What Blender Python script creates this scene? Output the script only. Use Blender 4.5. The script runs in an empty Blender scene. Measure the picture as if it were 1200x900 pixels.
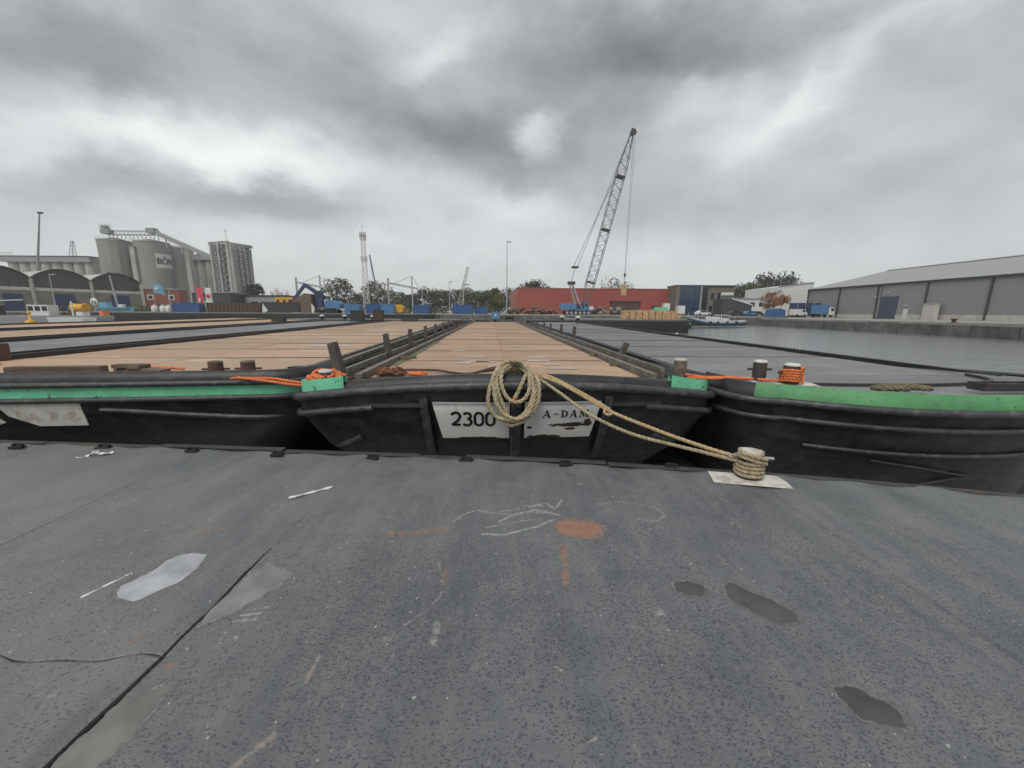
import bpy, bmesh, math, random
import numpy as np
from mathutils import Vector, Matrix
random.seed(7); rng = np.random.default_rng(7)
S = bpy.context.scene; COL = S.collection; D = bpy.data; PI = math.pi
# ------------------------------------------------------------------ camera
cam = D.objects.new('camera', D.cameras.new('camera')); COL.objects.link(cam); S.camera = cam
cam.data.sensor_width = 36; cam.data.lens = 13.5; cam.data.clip_start = .05; cam.data.clip_end = 6000
pit, rol = math.atan(84/450), .007
R0, U0, F0 = Vector((1,0,0)), Vector((0,math.sin(pit),math.cos(pit))), Vector((0,math.cos(pit),-math.sin(pit)))
R1, U1 = R0*math.cos(rol)+U0*math.sin(rol), U0*math.cos(rol)-R0*math.sin(rol)
cam.matrix_world = Matrix(((R1.x,U1.x,-F0.x,0),(R1.y,U1.y,-F0.y,0),(R1.z,U1.z,-F0.z,1.6),(0,0,0,1)))
# ------------------------------------------------------------------ view, world, sun
S.view_settings.view_transform = 'Standard'; S.view_settings.look = 'None'; S.view_settings.exposure = .32; S.view_settings.gamma = 1
SUN_EL, SUN_AZ = math.radians(54), math.radians(205)          # thin cloud high behind the camera
def build_world():
    W = D.worlds.new('World'); S.world = W; W.use_nodes = True
    n, l = W.node_tree.nodes, W.node_tree.links; n.clear()
    def N(t, **k):
        x = n.new(t)
        for a, b in k.items(): setattr(x, a, b)
        return x
    def V(op, a, b=None, c=None):
        x = N('ShaderNodeMath', operation=op)
        for i, q in enumerate((a, b, c)):
            if q is None: continue
            if isinstance(q, (int, float)): x.inputs[i].default_value = q
            else: l.new(q, x.inputs[i])
        return x.outputs[0]
    def VM(op, a, b):
        x = N('ShaderNodeVectorMath', operation=op)
        for i, q in enumerate((a, b)):
            if isinstance(q, tuple): x.inputs[i].default_value = q
            else: l.new(q, x.inputs[i])
        return x
    sky = N('ShaderNodeTexSky', sky_type='NISHITA', sun_disc=False, sun_elevation=SUN_EL, sun_rotation=SUN_AZ)
    b1 = N('ShaderNodeBackground'); b1.inputs[1].default_value = .06; l.new(sky.outputs[0], b1.inputs[0])
    tc = N('ShaderNodeTexCoord'); d0 = tc.outputs['Generated']
    # cloud sheet seen in perspective: direction projected on a plane overhead
    sp = N('ShaderNodeSeparateXYZ'); l.new(d0, sp.inputs[0])
    zz = V('ADD', V('MAXIMUM', sp.outputs[2], 0.0), .16)
    cb = N('ShaderNodeCombineXYZ'); l.new(V('DIVIDE', sp.outputs[0], zz), cb.inputs[0]); l.new(V('DIVIDE', sp.outputs[1], zz), cb.inputs[1])
    pl = cb.outputs[0]
    def noise(vec, sc, det, rough=.55, dist=0.):
        x = N('ShaderNodeTexNoise'); l.new(vec, x.inputs['Vector']); x.inputs['Scale'].default_value = sc
        x.inputs['Detail'].default_value = det; x.inputs['Roughness'].default_value = rough; x.inputs['Distortion'].default_value = dist
        return x
    wn = noise(VM('MULTIPLY', d0, (1.,1.,1.7)).outputs[0], 3.6, 7, .6)
    warp = VM('SCALE', VM('SUBTRACT', wn.outputs['Color'], (.5,.5,.5)).outputs[0], (0,0,0)); warp.inputs['Scale'].default_value = .20
    dw = VM('ADD', d0, warp.outputs[0]).outputs[0]
    acc = None
    for (dx,dy,dz,wa,wb,rot,amp) in CLOUDS:
        c = Vector((dx,dy,dz)).normalized(); e1 = Vector((0,0,1)).cross(c).normalized(); e2 = c.cross(e1)
        ca, sa = math.cos(rot), math.sin(rot); f1 = (e1*ca+e2*sa)/wa; f2 = (e2*ca-e1*sa)/wb
        a = VM('DOT_PRODUCT', dw, tuple(f1)).outputs['Value']; b = VM('DOT_PRODUCT', dw, tuple(f2)).outputs['Value']
        k = VM('DOT_PRODUCT', dw, tuple(c)).outputs['Value']
        q = V('ADD', V('MULTIPLY', a, a), V('MULTIPLY', b, b))
        g = V('MULTIPLY', V('MULTIPLY', V('EXPONENT', V('MULTIPLY', V('POWER', q, 1.35), -.8)), amp*.94), V('GREATER_THAN', k, 0.))
        acc = g if acc is None else V('ADD', acc, g)
    st_ = VM('MULTIPLY', d0, (1.,1.,1.9)).outputs[0]; n1 = noise(st_, 3.4, 9, .50, .1); n2 = noise(st_, 9., 8, .55, .25)
    val = V('ADD', V('MULTIPLY', V('SUBTRACT', n1.outputs['Fac'], .5), CL_N1), V('MULTIPLY', V('SUBTRACT', n2.outputs['Fac'], .5), CL_N2))
    # near the horizon the sheet merges into one even pale grey
    hz = V('POWER', V('SUBTRACT', 1., V('MINIMUM', V('MAXIMUM', sp.outputs[2], 0.), 1.)), 9.)
    val = V('MULTIPLY', V('ADD', val, acc), V('SUBTRACT', 1., V('MULTIPLY', hz, .55)))
    val = V('ADD', V('ADD', val, CL_BASE), V('MULTIPLY', hz, CL_HZ))
    val = V('MAXIMUM', V('MINIMUM', val, .93), .16)
    cr = N('ShaderNodeValToRGB'); l.new(val, cr.inputs[0])
    cr.color_ramp.elements[0].position = 0; cr.color_ramp.elements[0].color = (0,0,0,1)
    cr.color_ramp.elements[1].color = (.97,1.,1.,1)
    e = cr.color_ramp.elements.new(.3); e.color = (.262,.274,.292,1)
    e = cr.color_ramp.elements.new(.6); e.color = (.572,.597,.603,1)
    b2 = N('ShaderNodeBackground'); b2.inputs[1].default_value = CL_STR; l.new(cr.outputs[0], b2.inputs[0])
    mx = N('ShaderNodeMixShader'); mx.inputs[0].default_value = .96; l.new(b1.outputs[0], mx.inputs[1]); l.new(b2.outputs[0], mx.inputs[2])
    o = N('ShaderNodeOutputWorld'); l.new(mx.outputs[0], o.inputs[0])
# cloud masses: direction, half-widths, tilt, + bright / - dark
CL_N1, CL_N2, CL_BASE, CL_HZ, CL_STR = .30, .13, .515, .12, 1.0
CLOUDS = [(-.66,.657,.364,.153,.073,-.203,-.24),(-.276,.858,.434,.29,.076,.132,-.19),(-.098,.933,.346,.224,.057,.109,-.17),(.148,.866,.478,.201,.119,.076,-.19),(.388,.782,.487,.25,.065,.232,-.22),
 (-.466,.857,.221,.277,.033,.001,-.13),(.364,.89,.275,.346,.091,.187,-.09),(-.688,.694,.214,.224,.021,-.153,-.07),(.697,.658,.285,.113,.145,.285,-.08),(-.55,.774,.313,.231,.042,.001,.24),(-.713,.651,.261,.134,.027,-.348,.14),
 (-.525,.801,.287,.158,.032,-.007,.10),(-.286,.935,.211,.103,.051,-.071,.12),(-.137,.852,.505,.115,.028,-.348,.14),(.052,.927,.371,.041,.032,.015,.22),(.042,.919,.392,.037,.022,.012,.10),(.335,.851,.404,.08,.037,.152,.13),
 (.529,.758,.381,.076,.026,-.555,.15),(.469,.811,.349,.074,.057,-.389,.14),(.588,.683,.432,.107,.024,.01,.13),(.017,.97,.241,.141,.033,-.002,.08),(-.207,.966,.152,.803,.05,-.039,.05),(-.417,.785,.457,.069,.049,.28,.06),(-.128,.983,.135,.187,.04,-.024,.04)]
build_world()
sl = D.lights.new('sun', 'SUN'); sl.energy = 1.5; sl.angle = math.radians(40); sl.color = (1,.96,.9)
so = D.objects.new('sun', sl); COL.objects.link(so)
so.rotation_euler = Vector((-math.sin(SUN_AZ)*-1*math.cos(SUN_EL), math.cos(SUN_AZ)*math.cos(SUN_EL), math.sin(SUN_EL))).to_track_quat('Z','Y').to_euler()
# ------------------------------------------------------------------ materials
def M(name, col, rough=.7, var=.18, sc=2., col2=None, amt=.5, sc2=1.5, edge=.08, bump=.15, bsc=None, metal=0., spec=.5, rand=0., st=(1,1,1), streak=0., rs=None):
    m = D.materials.new(name); m.use_nodes = True; n, l = m.node_tree.nodes, m.node_tree.links
    b = n['Principled BSDF']; b.inputs['Metallic'].default_value = metal; b.inputs['Specular IOR Level'].default_value = spec
    tc = n.new('ShaderNodeTexCoord'); mp = n.new('ShaderNodeMapping'); mp.inputs['Scale'].default_value = st; l.new(tc.outputs['Object'], mp.inputs[0])
    oi = n.new('ShaderNodeObjectInfo'); ad = n.new('ShaderNodeVectorMath'); ad.operation = 'ADD'; l.new(mp.outputs[0], ad.inputs[0])
    cm = n.new('ShaderNodeCombineXYZ'); ml = n.new('ShaderNodeMath'); ml.operation = 'MULTIPLY'; ml.inputs[1].default_value = 37.; l.new(oi.outputs['Random'], ml.inputs[0])
    for i in range(3): l.new(ml.outputs[0], cm.inputs[i])
    l.new(cm.outputs[0], ad.inputs[1]); vec = ad.outputs[0]
    def nz(s, d, r=.6):
        x = n.new('ShaderNodeTexNoise'); x.inputs['Scale'].default_value = s; x.inputs['Detail'].default_value = d; x.inputs['Roughness'].default_value = r; l.new(vec, x.inputs['Vector']); return x.outputs['Fac']
    def mixc(f, a, c):
        x = n.new('ShaderNodeMix'); x.data_type = 'RGBA'
        if isinstance(f, float): x.inputs[0].default_value = f
        else: l.new(f, x.inputs[0])
        for i, q in ((6,a),(7,c)):
            if isinstance(q, tuple): x.inputs[i].default_value = (*q[:3],1)
            else: l.new(q, x.inputs[i])
        return x.outputs[2]
    n1 = nz(sc, 8, .65); mr = n.new('ShaderNodeMapRange'); mr.inputs[1].default_value = .3; mr.inputs[2].default_value = .7; l.new(n1, mr.inputs[0])
    c = mixc(mr.outputs[0], tuple(x*(1-var) for x in col), tuple(min(1,x*(1+var)) for x in col))
    if col2:
        r2 = n.new('ShaderNodeMapRange'); r2.inputs[1].default_value = 1-amt-edge; r2.inputs[2].default_value = 1-amt+edge; l.new(nz(sc2, 9, .62), r2.inputs[0])
        c = mixc(r2.outputs[0], c, col2)
    if streak:
        t2 = n.new('ShaderNodeMapping'); t2.inputs['Scale'].default_value = (6,6,.35); l.new(tc.outputs['Object'], t2.inputs[0])
        x = n.new('ShaderNodeTexNoise'); x.inputs['Scale'].default_value = .5; x.inputs['Detail'].default_value = 6; l.new(t2.outputs[0], x.inputs['Vector'])
        r3 = n.new('ShaderNodeMapRange'); r3.inputs[1].default_value = .45; r3.inputs[2].default_value = .75; r3.inputs[4].default_value = streak; l.new(x.outputs['Fac'], r3.inputs[0])
        c = mixc(r3.outputs[0], c, tuple(q*.45 for q in col))
    if rs:                                               # irregular stains of a third colour
        r5 = n.new('ShaderNodeMapRange'); r5.inputs[1].default_value = .57; r5.inputs[2].default_value = .70; r5.inputs[4].default_value = .75; l.new(nz(sc2*2.3 if sc2>2 else sc2*3.1, 10, .7), r5.inputs[0]); c = mixc(r5.outputs[0], c, rs)
    if rand:
        hs = n.new('ShaderNodeHueSaturation'); r4 = n.new('ShaderNodeMapRange'); r4.inputs[3].default_value = 1-rand; r4.inputs[4].default_value = 1+rand; l.new(oi.outputs['Random'], r4.inputs[0])
        l.new(r4.outputs[0], hs.inputs['Value']); l.new(c, hs.inputs['Color']); c = hs.outputs[0]
    l.new(c, b.inputs['Base Color'])
    rr = n.new('ShaderNodeMapRange'); rr.inputs[3].default_value = max(.03,rough-.12); rr.inputs[4].default_value = min(1,rough+.12); l.new(n1, rr.inputs[0]); l.new(rr.outputs[0], b.inputs['Roughness'])
    if bump:
        bp = n.new('ShaderNodeBump'); bp.inputs['Strength'].default_value = bump; bp.inputs['Distance'].default_value = .02; l.new(nz(bsc or sc*6, 6), bp.inputs['Height']); l.new(bp.outputs[0], b.inputs['Normal'])
    return m
RUSTC = (.16,.062,.03)
hull = M('hull_black', (.013,.014,.016), .46, .4, 2.2, (.048,.047,.047), .40, 4., .14, .45, 2.6, st=(1,1,1.8), rs=(.075,.035,.02))
tube_m = M('strake_black', (.042,.043,.045), .42, .4, 5, (.12,.115,.11), .38, 9, .10, .3, 30)
mint = M('mint_paint', (.15,.51,.31), .6, .2, 3, (.05,.042,.036), .35, 9, .04, .15, rs=(.06,.055,.045))
green = M('green_paint', (.085,.265,.11), .6, .25, 2.5, (.03,.045,.03), .34, 9, .05, .15, rs=(.05,.06,.04))
ply = M('plywood', (.39,.258,.168), .75, .24, 1.3, (.28,.19,.13), .45, 1.1, .22, .1, 40, rand=.17, st=(.35,1,1), rs=(.56,.45,.36))
ply2 = M('worn_plywood', (.42,.305,.215), .75, .22, .8, (.33,.205,.135), .46, .8, .22, .1, 40, rand=.12, st=(.35,1,1), rs=(.56,.50,.42))
greyhatch = M('grey_hatch', (.130,.134,.138), .5, .25, .9, (.22,.22,.215), .38, 1.1, .15, .15, 5, rand=.13, st=(.5,1,1), rs=(.09,.09,.09))
fin_m = M('stanchion_steel', (.070,.062,.056), .7, .35, 4, (.13,.09,.06), .4, 6, .12, .3)
rail_m = M('weathered_rail', (.135,.118,.098), .7, .3, 3, (.24,.22,.19), .42, 6, .12, .3)
steel_d = M('dark_steel', (.040,.036,.034), .55, .35, 4, (.09,.055,.04), .36, 5, .1, .25)
rusty = M('rusty_steel', (.115,.062,.042), .8, .4, 6, (.055,.035,.028), .5, 4, .15, .4)
white_p = M('white_paint', (.58,.565,.52), .65, .12, 3, (.27,.22,.16), .40, 7, .12, .15)
black_p = M('black_lettering', (.012,.012,.013), .6, .2, 8, None, bump=.05)
rope_n = M('manila_rope', (.43,.36,.235), .9, .28, 30, (.26,.21,.13), .42, 18, .15, .4, 300)
rope_b = M('tan_rope', (.50,.37,.20), .9, .25, 30, (.34,.25,.14), .4, 18, .15, .4, 300)
rope_o = M('orange_rope', (.74,.20,.06), .75, .22, 25, (.50,.13,.06), .42, 12, .15, .3, 200)
rope_r = M('brown_rope', (.17,.075,.045), .9, .3, 25, (.40,.15,.09), .36, 9, .1, .4, 200)
rope_g = M('olive_rope', (.14,.12,.075), .9, .3, 25, (.25,.2,.12), .4, 9, .1, .4, 200)
timber = M('old_timber', (.115,.078,.052), .85, .3, 3, (.20,.16,.12), .42, 5, .12, .3, st=(.4,2,2))
moss = M('mossy_timber', (.10,.11,.055), .9, .3, 4, (.19,.17,.13), .45, 5, .1, .3)
concrete = M('quay_concrete', (.145,.14,.13), .9, .28, .4, (.06,.058,.055), .45, .5, .12, .3, 4, rand=.12, streak=.5)
quay_top = M('quay_paving', (.27,.26,.24), .9, .14, .12, (.18,.17,.16), .4, .3, .15, .1)
clad = M('grey_cladding', (.255,.255,.258), .5, .05, .5, None, bump=.03, spec=.4)
clad_trim = M('dark_trim', (.05,.055,.06), .5, .15, 1, None, bump=.05)
plinth = M('pale_concrete', (.50,.48,.44), .85, .12, .6, (.3,.28,.25), .36, .8, .1, .1)
roof_g = M('grey_roof', (.28,.29,.29), .6, .07, .3, None, bump=.05)
door_b = M('blue_door', (.065,.085,.125), .45, .08, 1, None, bump=.03)
silo_m = M('silo_concrete', (.275,.285,.25), .9, .10, .06, (.235,.245,.215), .45, .05, .15, .1, 1, streak=.25)
silo_l = M('pale_silo_concrete', (.40,.39,.365), .9, .14, .1, (.27,.26,.25), .42, .12, .1, .1, 1, streak=.45)
shed_w = M('shed_wall', (.21,.20,.175), .9, .12, .3, (.16,.15,.13), .4, .5, .1, .1)
shed_g = M('shed_gable', (.075,.078,.08), .7, .15, .4, None, bump=.05)
shed_r = M('shed_roof', (.40,.40,.385), .8, .08, .3, None, bump=.05)
brick = M('red_brick', (.24,.09,.065), .85, .2, 3, None, bump=.1)
redwall = M('red_cladding', (.30,.068,.050), .6, .05, .2, None, bump=.03)
redroof = M('red_edge', (.36,.13,.10), .6, .05, .2, None, bump=.03)
blue_c = M('blue_container', (.035,.095,.24), .5, .15, .8, None, bump=.05)
blue_l = M('light_blue_paint', (.075,.19,.36), .45, .12, 1, None, bump=.05)
blue_d = M('dark_blue_paint', (.032,.045,.105), .45, .15, 1, None, bump=.05)
cyan_p = M('sky_blue_paint', (.14,.33,.45), .5, .12, 1, None, bump=.05)
yellow = M('yellow_paint', (.62,.33,.035), .55, .15, 1, None, bump=.05)
white_f = M('white_panel', (.62,.62,.60), .6, .07, .6, None, bump=.03)
grey_f = M('grey_panel', (.27,.275,.27), .7, .1, .5, None, bump=.05)
red_f = M('red_banner', (.60,.06,.09), .6, .1, 1, None, bump=.02)
glass = M('blue_glass', (.035,.055,.095), .08, .15, .5, None, bump=.0, spec=.7)
dglass = M('dark_glass', (.02,.022,.026), .12, .2, .5, None, bump=.0, spec=.6)
taupe = M('taupe_brick', (.155,.135,.112), .85, .08, 1, None, bump=.1)
lattice_m = M('lattice_steel', (.105,.115,.13), .5, .2, .4, None, bump=.05)
galv = M('galvanised_steel', (.33,.34,.34), .45, .12, 1, None, bump=.05)
rubber = M('black_rubber', (.014,.014,.014), .8, .3, 4, None, bump=.2)
pine_w = M('sawn_timber', (.55,.36,.20), .8, .2, 3, (.42,.25,.13), .4, 2, .15, .1, rand=.15)
bark = M('bark', (.07,.055,.042), .95, .25, 3, None, bump=.3)
leaf_g = M('foliage_green', (.092,.108,.055), .8, .4, .9, (.10,.105,.05), .4, .5, .15, 0, rand=.2)
leaf_d = M('foliage_dark', (.052,.068,.040), .8, .4, .9, (.062,.075,.04), .4, .5, .15, 0, rand=.15)
leaf_y = M('foliage_yellow', (.15,.14,.05), .8, .35, .9, (.09,.10,.04), .45, .5, .15, 0)
leaf_o = M('foliage_orange', (.26,.115,.045), .8, .35, .9, (.15,.10,.04), .4, .5, .15, 0)
log_m = M('cut_logs', (.20,.135,.085), .9, .35, 2, (.08,.055,.04), .45, 2, .1, .2, rand=.3)
# ------------------------------------------------------------------ mesh helpers
class MB:
    def __init__(s): s.v, s.f, s.sm = [], [], []
    def add(s, vs, fs, smooth=False):
        o = len(s.v); s.v += [tuple(p) for p in vs]; s.f += [tuple(i+o for i in f) for f in fs]; s.sm += [smooth]*len(fs); return s
    def box(s, c, d, rz=0., rx=0., ry=0.):
        x, y, z = (q/2 for q in d); m = Matrix.Rotation(rz,3,'Z') @ Matrix.Rotation(ry,3,'Y') @ Matrix.Rotation(rx,3,'X'); c = Vector(c)
        P = [c+m@Vector(p) for p in ((-x,-y,-z),(x,-y,-z),(x,y,-z),(-x,y,-z),(-x,-y,z),(x,-y,z),(x,y,z),(-x,y,z))]
        return s.add(P, ((0,3,2,1),(4,5,6,7),(0,1,5,4),(1,2,6,5),(2,3,7,6),(3,0,4,7)))
    def bar(s, a, b, w, h=None):
        a, b = Vector(a), Vector(b); h = h or w; t = (b-a).normalized(); u = Vector((0,0,1)) if abs(t.z)<.95 else Vector((0,1,0))
        r = t.cross(u).normalized(); u = r.cross(t); P = []
        for q in (a,b):
            for i,j in ((-1,-1),(1,-1),(1,1),(-1,1)): P.append(q+r*(i*w/2)+u*(j*h/2))
        return s.add(P, ((0,1,2,3),(7,6,5,4),(4,5,1,0),(5,6,2,1),(6,7,3,2),(7,4,0,3)))
    def tube(s, path, r, n=8, cap=True, closed=False):
        P = [Vector(p) for p in path]; k = len(P); rs = r if isinstance(r,(list,tuple)) else [r]*k
        T = [(P[(i+1)%k if closed else min(i+1,k-1)]-P[(i-1)%k if closed else max(i-1,0)]).normalized() for i in range(k)]
        u = Vector((0,0,1)) if abs(T[0].z)<.9 else Vector((1,0,0)); vs = []
        for i in range(k):
            u = (u-T[i]*u.dot(T[i])); u = u.normalized() if u.length>1e-6 else T[i].orthogonal().normalized(); w = T[i].cross(u)
            for j in range(n):
                a = 2*PI*j/n; vs.append(P[i]+(u*math.cos(a)+w*math.sin(a))*rs[i])
        fs = [(i*n+j, i*n+(j+1)%n, ((i+1)%k)*n+(j+1)%n, ((i+1)%k)*n+j) for i in range(k if closed else k-1) for j in range(n)]
        s.add(vs, fs, True)
        if cap and not closed: s.add([vs[j] for j in range(n)], (tuple(range(n))[::-1],)); s.add([vs[(k-1)*n+j] for j in range(n)], (tuple(range(n)),))
        return s
    def lathe(s, c, prof, n=24, axis='Z'):
        vs = []; c = Vector(c)
        for r, z in prof:
            for j in range(n):
                a = 2*PI*j/n; q = (r*math.cos(a), r*math.sin(a), z)
                if axis == 'X': q = (z, q[0], q[1])
                if axis == 'Y': q = (q[0], z, q[1])
                vs.append(c+Vector(q))
        k = len(prof); fs = [(i*n+j, i*n+(j+1)%n, (i+1)*n+(j+1)%n, (i+1)*n+j) for i in range(k-1) for j in range(n)]
        s.add(vs, fs, True)
        if prof[0][0] > 1e-4: s.add(vs[:n], (tuple(range(n))[::-1],))
        if prof[-1][0] > 1e-4: s.add(vs[-n:], (tuple(range(n)),))
        return s
    def cyl(s, a, b, r, r2=None, n=12): return s.tube([a,b], [r, r if r2 is None else r2], n)
    def prism(s, poly, h0, h1, axis='z'):
        """polygon in the plane across axis, extruded from h0 to h1 (poly is (x,y), (x,z) for axis y, (y,z) for axis x)"""
        f = {'z':lambda a,b,h:(a,b,h),'y':lambda a,b,h:(a,h,b),'x':lambda a,b,h:(h,a,b)}[axis]; k = len(poly)
        vs = [f(a,b,h0) for a,b in poly]+[f(a,b,h1) for a,b in poly]
        return s.add(vs, [tuple(range(k))[::-1], tuple(range(k,2*k))]+[(i,(i+1)%k,k+(i+1)%k,k+i) for i in range(k)])
    def loft(s, rings, closed=False, smooth=True, capb=False, capt=False):
        k = len(rings[0]); vs = [p for r in rings for p in r]; m = k if closed else k-1
        s.add(vs, [(i*k+j, i*k+(j+1)%k, (i+1)*k+(j+1)%k, (i+1)*k+j) for i in range(len(rings)-1) for j in range(m)], smooth)
        if capb: s.add(rings[0], (tuple(range(k))[::-1],))
        if capt: s.add(rings[-1], (tuple(range(k)),))
        return s
    def lattice(s, a, b, w0, w1, n, rc, rb, wmid=None):
        a, b = Vector(a), Vector(b); t = (b-a).normalized(); r = t.cross(Vector((0,1,0)) if abs(t.y)<.9 else Vector((1,0,0))).normalized(); u = r.cross(t)
        C = []
        for i in range(n+1):
            q = i/n; w = w0+(w1-w0)*q
            if wmid: w = (w0+(wmid-w0)*min(q/.12,1)) if q<.5 else (w1+(wmid-w1)*min((1-q)/.2,1))
            C.append([a+(b-a)*q+(r*x+u*y)*w/2 for x,y in ((-1,-1),(1,-1),(1,1),(-1,1))])
        for j in range(4):
            s.tube([c[j] for c in C], rc, 5)
            for i in range(n):
                p, q = (C[i][j], C[i+1][(j+1)%4]) if i%2 else (C[i][(j+1)%4], C[i+1][j]); s.tube([p,q], rb, 4, False)
        return s
    def build(s, name, mat=None, parent=None, loc=None, **k):
        me = D.meshes.new(name); me.from_pydata(s.v, [], s.f); me.polygons.foreach_set('use_smooth', s.sm)
        bm = bmesh.new(); bm.from_mesh(me); bmesh.ops.recalc_face_normals(bm, faces=bm.faces); bm.to_mesh(me); bm.free()
        if mat: me.materials.append(mat)
        return link(name, me, parent, loc, **k)
def link(name, me, parent=None, loc=None, rz=0, label=None, cat=None, group=None, kind=None):
    o = D.objects.new(name, me); COL.objects.link(o)
    if parent: o.parent = parent
    if loc is not None: o.location = loc
    if rz: o.rotation_euler = (0,0,rz)
    if label: o['label'] = label
    if cat: o['category'] = cat
    if group: o['group'] = group
    if kind: o['kind'] = kind
    return o
def thing(name, label, cat, loc=(0,0,0), rz=0, group=None): return link(name, None, None, loc, rz, label, cat, group)
def dup(root, loc, rz=None, label=None, sc=None):
    r = root.copy(); COL.objects.link(r); r.location = loc
    if rz is not None: r.rotation_euler = (0,0,rz)
    if label: r['label'] = label
    if sc: r.scale = (sc,)*3 if isinstance(sc,(int,float)) else sc
    for ch in list(root.children):
        c = ch.copy(); COL.objects.link(c); c.parent = r
        for g in list(ch.children):
            d = g.copy(); COL.objects.link(d); d.parent = c
    return r
def spline(P, n=8, closed=False):
    P = [np.array(p, float) for p in P]; k = len(P); out = []
    for i in range(k if closed else k-1):
        g = (lambda j: P[j%k]) if closed else (lambda j: P[min(max(j,0),k-1)])
        p0,p1,p2,p3 = g(i-1),g(i),g(i+1),g(i+2)
        for q in range(n):
            t = q/n; out.append(.5*((2*p1)+(p2-p0)*t+(2*p0-5*p1+4*p2-p3)*t*t+(3*p1-p0-3*p2+p3)*t**3))
    if not closed: out.append(P[-1])
    return out
def resample(P, step):
    P = np.array(P); seg = np.linalg.norm(np.diff(P,axis=0),axis=1); s = np.r_[0,np.cumsum(seg)]; m = max(3,int(s[-1]/step)+1)
    t = np.linspace(0,s[-1],m); return np.stack([np.interp(t,s,P[:,i]) for i in range(3)],1)
def rope(mb, pts, r, n=8, pitch=None, sides=5, closed=False):
    """a laid rope: three strands twisted round the path"""
    pitch = pitch or r*7.5; P = resample(spline(pts,n), pitch/7)
    T = np.gradient(P,axis=0); T /= np.linalg.norm(T,axis=1)[:,None]+1e-9
    u = np.array((.31,.27,.91)); A, B = [], []
    for t in T:
        u = u-t*np.dot(u,t); u /= np.linalg.norm(u)+1e-9; A.append(u); B.append(np.cross(t,u))
    A, B = np.array(A), np.array(B); L = np.r_[0,np.cumsum(np.linalg.norm(np.diff(P,axis=0),axis=1))]
    for k in range(3):
        a = 2*PI*(L/pitch+k/3); mb.tube([Vector(p) for p in P+(A*np.cos(a)[:,None]+B*np.sin(a)[:,None])*r*.5], r*.56, sides)
    return mb
def ribbon(mb, pts, w, fr, th=.003):
    """stroke of width w along 2-D pts, on the frame fr(x, z) -> (point, normal)"""
    k = len(pts); ws = w if isinstance(w,(list,tuple)) else [w]*k; top, bot = [], []
    for i in range(k):
        a, b = pts[max(i-1,0)], pts[min(i+1,k-1)]; dx, dz = b[0]-a[0], b[1]-a[1]; L = math.hypot(dx,dz) or 1
        for sg in (1,-1):
            x, z = pts[i][0]-dz/L*ws[i]/2*sg, pts[i][1]+dx/L*ws[i]/2*sg; p, nn = fr(x,z); top.append(Vector(p)+Vector(nn)*th); bot.append(Vector(p)+Vector(nn)*.0003)
    n = 2*k; vs = top+bot; fs = []
    for i in range(k-1):
        a = 2*i; fs += [(a,a+1,a+3,a+2),(n+a,n+a+2,n+a+3,n+a+1),(a,a+2,n+a+2,n+a),(a+1,n+a+1,n+a+3,a+3)]
    fs += [(0,n,n+1,1),(2*k-2,2*k-1,n+2*k-1,n+2*k-2)]
    mb.add(vs, fs); return mb
def arc(cx, cz, rx, rz, a0, a1, n=12): return [(cx+rx*math.cos(math.radians(a0+(a1-a0)*i/n)), cz+rz*math.sin(math.radians(a0+(a1-a0)*i/n))) for i in range(n+1)]
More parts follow.
